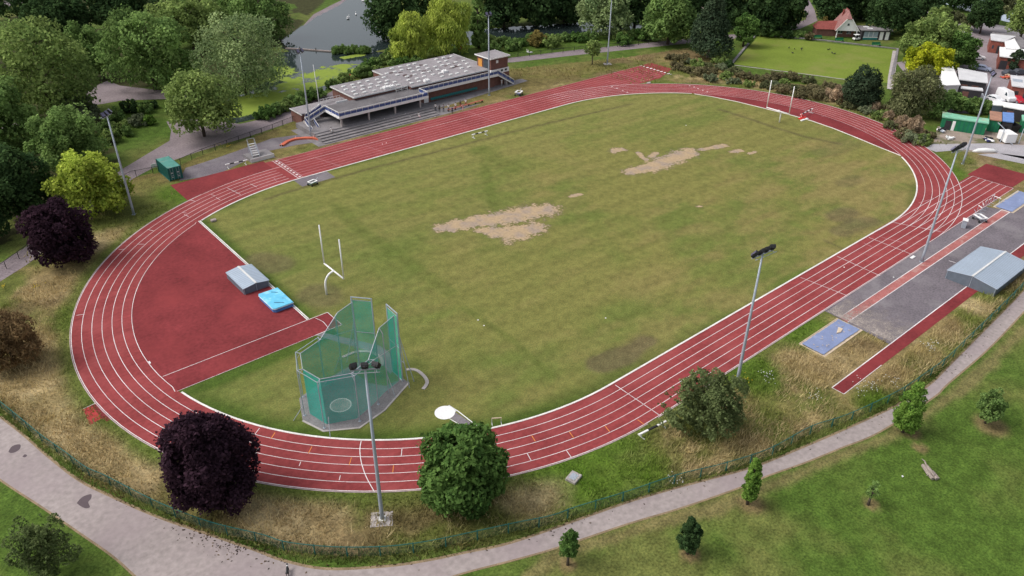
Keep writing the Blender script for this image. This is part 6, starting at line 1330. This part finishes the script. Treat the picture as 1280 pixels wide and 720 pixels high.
t, L, h = shed('tent_shed', 'small white peaked shed with grey front beside the long white shelter', [(106.66,-27.93),(108.1,-29.83),(111.6,-27.38),(109.62,-26.55)], 2.6, 'shedside', 'white')
t, L, h = shed('white_cabin', 'white cabin roof half hidden by the trees at the yard entrance', [(172.3,8.81),(171.42,4.34),(176.74,6.6),(176.07,10.46)], 2.6, 'offwhite', 'white'); opening(t, L, 0, .2, .4, 0, 2., 'dark')
# green stores in a row: one object per store
def store(name, label, px, h, side, top, dx=None, cat='container'):
    t, L, h = shed(name, label, px, h, side, top, cat=cat); return t, L
t, L = store('green_store', 'long bright green steel store with pale green patched roof and an open white door', [(88.92,-24.26),(92.45,-32.83),(95.73,-31.49),(93.6,-27.03),(92.56,-22.69)], 2.6, 'containergreen', 'palegreen')
opening(t, L, 0, .08, .22, 0, 2.1, 'dark', 'doorway'); opening(t, L, 0, .24, .31, 0, 2.2, 'white')
for u in (.4,.5,.6,.7,.8,.9): opening(t, L, 0, u, u+.012, .05, 2.5, 'green', 'rib')
t, L = store('green_store', 'bright green steel store with rusty brown sheet roof', [(95.59,-31.72),(96.46,-33.9),(102.56,-31.49),(101.58,-29.28)], 2.6, 'containergreen', 'rust')
for u in (.2,.5,.8): opening(t, L, 0, u, u+.04, .05, 2.5, 'green', 'rib')
t, L = store('dark_store', 'open dark store with a bright blue sheet roof', [(96.71,-33.97),(97.65,-35.93),(104.23,-33.41),(102.99,-31.49)], 2.6, 'dark', 'bluesheet')
t, L = store('green_store', 'green steel store cut off by the right edge', [(100.41,-36.66),(102.57,-41.08),(107.23,-38.79),(104.31,-35.04)], 2.6, 'containergreen', 'palegreen'); opening(t, L, 0, .3, .34, .05, 2.5, 'green', 'rib')
sk_ = thing('black_skip', 'black open skip in front of the blue sheet roofed store', 'skip', (99.65,-34.32), R(-38)); b = MB(); b.add([(-1.5,-1.6,0),(1.5,-1.6,0),(1.5,1.6,0),(-1.5,1.6,0),(-1.9,-2,1.7),(1.9,-2,1.7),(1.9,2,1.7),(-1.9,2,1.7)], [(0,1,5,4),(1,2,6,5),(2,3,7,6),(3,0,4,7),(3,2,1,0)]); b.build('body', M['black'], sk_); b = MB(); b.kerb([(-1.9,-2),(1.9,-2),(1.9,2),(-1.9,2)], .12, 1.66, 1.74, True); b.build('rim', M['dark'], sk_)
wx = thing('white_box_trailer', 'white box trailer beside the service road', 'trailer', (92.15,-37.17), R(-38)); b = MB(); b.box(-1.15,-1.6,.3,1.15,1.6,2.2); b.build('box', M['white'], wx, bevel=.05); b = MB()
for s in (-1,1): b.tube([(s*1.16,0,.3),(s*1.3,0,.3)], .3, 10)
b.build('wheel', M['tyre'], wx); b = MB(); b.bar((0,-1.6,.35),(0,-2.6,.35),.1); b.build('drawbar', M['steel'], wx)
gp = thing('gate_posts', 'leaning grey steel gate frame around the black skip', 'gate', (90.76,-36.65)); o = gp.location; q = (92.85,-39.57); b = MB(); b.bar((0,0,0),(0,0,3.0),.14); b.bar((q[0]-o.x,q[1]-o.y,0),(q[0]-o.x,q[1]-o.y,3.4),.14); b.bar((0,0,3),(1.8,2.2,3.4),.12); b.build('frame', M['steel'], gp)
# heaps and scrap
def heap(label, p, n, size, ms, seed):
    t = thing('scrap_heap', label, 'scrap', p); g = random.Random(seed)
    for k, m in enumerate(ms):
        for i in range(n):
            c = (g.uniform(-size,size), g.uniform(-size*.6,size*.6), g.uniform(.1,.5)); mm = Matrix.Rotation(g.uniform(0,3), 3, 'Z') @ Matrix.Rotation(g.uniform(-.6,.6), 3, 'X')
            b = MB(); b.obox(c, (g.uniform(.5,1.4), g.uniform(.3,.8), g.uniform(.08,.4)), mm); b.build('scrap_piece', M[m], t, bevel=.04)
heap('heap of white and grey scrap against the left end of the green store', (88.02,-25.53), 4, 1.2, ['white','steel','black'], 1)
heap('white sheet and round frame lying by the dirt yard edge', (83.84,-29.16), 4, 1.2, ['white','offwhite'], 2)
heap('white and black machine parts on the grass beside the service road', (89.74,-34.58), 4, 1.3, ['white','black','navy'], 3)
heap('orange and red clutter stacked beside the brick store', (143.43,-17.41), 5, 1.5, ['rust','red','orangenet','sand'], 4)
heap('dark jumble of machinery behind the brick store', (152.89,-16.23), 6, 2.2, ['cardark','steel','black'], 5)
ca = thing('upturned_canoe', 'white upturned boat hull on the grass beside the service road', 'boat', (82.34,-36.96), R(-42)); b = MB()
b.tube([(-2.6,0,.12),(-1.6,0,.3),(0,0,.36),(1.6,0,.3),(2.6,0,.12)], [.06,.42,.52,.42,.06], 10); b.build('hull', M['white'], ca, True); b = MB(); b.bar((-2.3,0,.5),(2.3,0,.62),.05,.05); b.build('keel', M['offwhite'], ca)
# white flowers and yellow weeds in the verge
for i, p in enumerate([(-10.35,-60.75),(-12.49,-61.4),(3.78,-62.37),(-19.12,-52.86),(-18.54,-51.88),(-7.67,-62.97),(-21.29,-50.86),(-38.76,64.57),(-40.38,66.47),(-86.82,31.53),(-83.15,28.5),(-10.62,-62.14),(-17.71,-58.63),(-41.52,-56.49),(2.82,-62.51)]):
    g = random.Random(i); t = thing('flower_clump', 'clump of small pale or yellow wild flowers in the verge grass', 'flowers', p, 0, 'wild flower clumps in the verge')
    b = MB(); b2 = MB()
    for k in range(14):
        x, y, z = g.gauss(0,.5), g.gauss(0,.5), g.uniform(.4,.7); b.obox((x,y,z), (.08,.08,.03)); b2.bar((x,y,0),(x,y,z),.012)
    b.build('flower_heads', M['yellow'] if i in (6,7,8,9,10) else M['offwhite'], t); b2.build('stem', mat('stem_green', (.06,.1,.02), .9) if i == 0 else bpy.data.materials['stem_green'], t)
# ------------------------------------------------------------------ people
def skin_mesh(name, nodes, edges, mats, matf, parent, sub=1):
    me = bpy.data.meshes.new(name+'_cage'); me.from_pydata([n[:3] for n in nodes], edges, []); o = bpy.data.objects.new(name, me); C.objects.link(o)
    m = o.modifiers.new('skin', 'SKIN'); m.use_smooth_shade = True
    for i, n in enumerate(nodes): v = me.skin_vertices[0].data[i]; v.radius = (n[3], n[4] if len(n) > 4 else n[3]); v.use_root = (i == 0)
    s = o.modifiers.new('sub', 'SUBSURF'); s.levels = sub; s.render_levels = sub
    dg = bpy.context.evaluated_depsgraph_get(); e = o.evaluated_get(dg); nm = bpy.data.meshes.new_from_object(e); bpy.data.objects.remove(o)
    nm.name = name; nm.materials.clear()
    for q in mats: nm.materials.append(q)
    for p in nm.polygons: p.material_index = matf(p.center); p.use_smooth = True
    r = bpy.data.objects.new(name, nm); C.objects.link(r); r.parent = parent; return r
def person(label, p, rz, top, bottom, skin='skin', pose='stand', z=0, hair='hair'):
    t = thing('person', label, 'person', (p[0],p[1],z), rz)
    sit = pose == 'sit'; hz = .52 if sit else .95; st_ = .22 if pose == 'walk' else 0
    N = [(0,0,hz,.13,.10),(0,-.01,hz+.25,.125,.09),(0,0,hz+.44,.16,.10),(0,.0,hz+.55,.06),(0,.02,hz+.64,.085,.095),(0,.02,hz+.76,.085,.095)]
    E = [(0,1),(1,2),(2,3),(3,4),(4,5)]
    for s in (-1,1):
        k = len(N)
        if sit: N += [(s*.1,.08,hz-.02,.085),(s*.12,.48,hz,.065),(s*.12,.5,.08,.045),(s*.12,.62,.04,.04)]
        else: N += [(s*.1,0,hz-.08,.085),(s*.11,s*st_*.5+.02,.5,.065),(s*.11,s*st_,.08,.042),(s*.11,s*st_+.15,.04,.04)]
        E += [(0,k),(k,k+1),(k+1,k+2),(k+2,k+3)]
        k = len(N); f_ = .25 if sit else .04
        N += [(s*.21,0,hz+.46,.055),(s*.27,.02,hz+.2,.045),(s*.25,f_+.04,hz-.02,.035),(s*.25,f_+.07,hz-.12,.032)]
        E += [(2,k),(k,k+1),(k+1,k+2),(k+2,k+3)]
    def mf(c):
        if c.z > hz+.53 or (abs(c.x) > .2 and c.z < hz+.3): return 2
        if c.z > hz+.02 and abs(c.x) < .33: return 0
        return 1 if c.z > .1 else 3
    bd = skin_mesh('body', N, E, [M[top], M[bottom], M[skin], M['black']], mf, t)
    b = MB(); rows = []
    for i in range(5):
        a = math.pi/2*i/4
        for j in range(10): th = 2*math.pi*j/10; rows.append((.095*math.cos(a)*math.cos(th), .0+.105*math.cos(a)*math.sin(th), hz+.735+.11*math.sin(a)))
    b.add(rows, [(i*10+j, i*10+(j+1)%10, (i+1)*10+(j+1)%10, (i+1)*10+j) for i in range(4) for j in range(10)]); b.build('hair', M[hair], bd, True)
    return t
for lb, p, rz, tp_, bt_, sk1, ps_ in [
    ('person in dark blue top and black trousers standing on the kerb by the bench', (10.07,52.52), 2.6, 'navy', 'black', 'skin', 'stand'),
    ('person in pale pink top walking onto the track edge', (13.33,52.82), 3.0, 'pinkcloth', 'pinkcloth', 'skin', 'walk'),
    ('person in white shirt standing left of the red bench', (8.36,56.84), 2.4, 'white', 'black', 'skin', 'stand'),
    ('person in white shirt and dark trousers in the middle of the bench group', (10.5,54.59), 2.5, 'white', 'black', 'skin', 'stand'),
    ('person in white top and dark red shorts waiting behind the bench', (12.46,54.48), 2.5, 'white', 'redcloth', 'skin', 'stand'),
    ('person in black top at the right part of the bench group', (14.3,55.02), 2.2, 'black', 'redcloth', 'skindark', 'stand'),
    ('person in white vest and red shorts at the right end of the group', (16,55.16), 2.2, 'white', 'redcloth', 'skin', 'stand'),
    ('person in black clothes at the left end of the bench', (8.42,55.32), 2.5, 'black', 'black', 'skindark', 'stand'),
    ('person in dark grey clothes beside the left end of the bench', (9.38,55.05), 2.5, 'greycloth', 'black', 'skin', 'stand')]:
    person(lb, p, rz, tp_, bt_, sk1, ps_)
person('person in white shirt sitting on the top terrace step under the stand', (-18.6,57.5,0), math.pi, 'white', 'black', 'skin', 'sit', .62)
person('person in white and pink sitting on the bottom terrace step', (2.6,55.3,0), math.pi, 'white', 'pinkcloth', 'skin', 'sit', -.06)
person('person in black sitting by the white door under the balcony', (16.73,64.04), math.pi, 'black', 'black', 'skindark', 'sit')
person('person in white standing by the wall under the tower stairs', (33.0,62.3), 2.8, 'white', 'offwhite', 'skin', 'stand')
# dog on the front path
dg_ = thing('dog', 'small black dog with a white collar patch walking on the front path', 'dog', (-77.77,-41.06), R(62))
N = [(0,0,.36,.10,.11),(.16,0,.37,.10,.12),(.32,0,.42,.065),(.42,0,.52,.075,.07),(.54,0,.50,.038),(-.20,0,.37,.085),(-.33,0,.44,.025),(-.44,0,.56,.015)]
E = [(0,1),(1,2),(2,3),(3,4),(0,5),(5,6),(6,7)]
for s in (-1,1):
    k = len(N); N += [(.2,s*.08,.26,.045),(.19,s*.08,.13,.03),(.20,s*.08,.02,.028)]; E += [(1,k),(k,k+1),(k+1,k+2)]
    k = len(N); N += [(-.2,s*.08,.28,.06),(-.17,s*.08,.19,.04),(-.25,s*.08,.12,.026),(-.23,s*.08,.02,.028)]; E += [(5,k),(k,k+1),(k+1,k+2),(k+2,k+3)]
    k = len(N); N += [(.40,s*.05,.61,.022)]; E += [(3,k)]
skin_mesh('body', N, E, [M['black'], M['white']], lambda c: 1 if .30 < c.x < .35 else 0, dg_, 2); dg_.scale = (1.25,1.25,1.25)
# small litter on the track edges and terrace
for i, p in enumerate([(-12.93,46.2),(-0.06,54.86),(-5.45,42.53),(5.84,53.45),(-11.9,46.26),(46.28,13.02),(-24.45,-30.14),(-38.45,-19.22),(-38.67,-20.82),(-22.05,-71.5),(14.47,-43.85),(17.5,-50.3),(-13.63,59.64),(-7.3,57.86),(-5.2,57.51),(0.24,57.27)]):
    t = thing('paper_scrap', 'tiny white scrap lying on the ground', 'litter', (p[0],p[1],.05 if p[1] < 54 else .9), i*.7, 'white scraps of litter'); b = MB(); b.prism([(-.11,-.07),(.08,-.09),(.12,.06),(-.04,.1)], 0, .05); b.build("paper", M["white"], t)
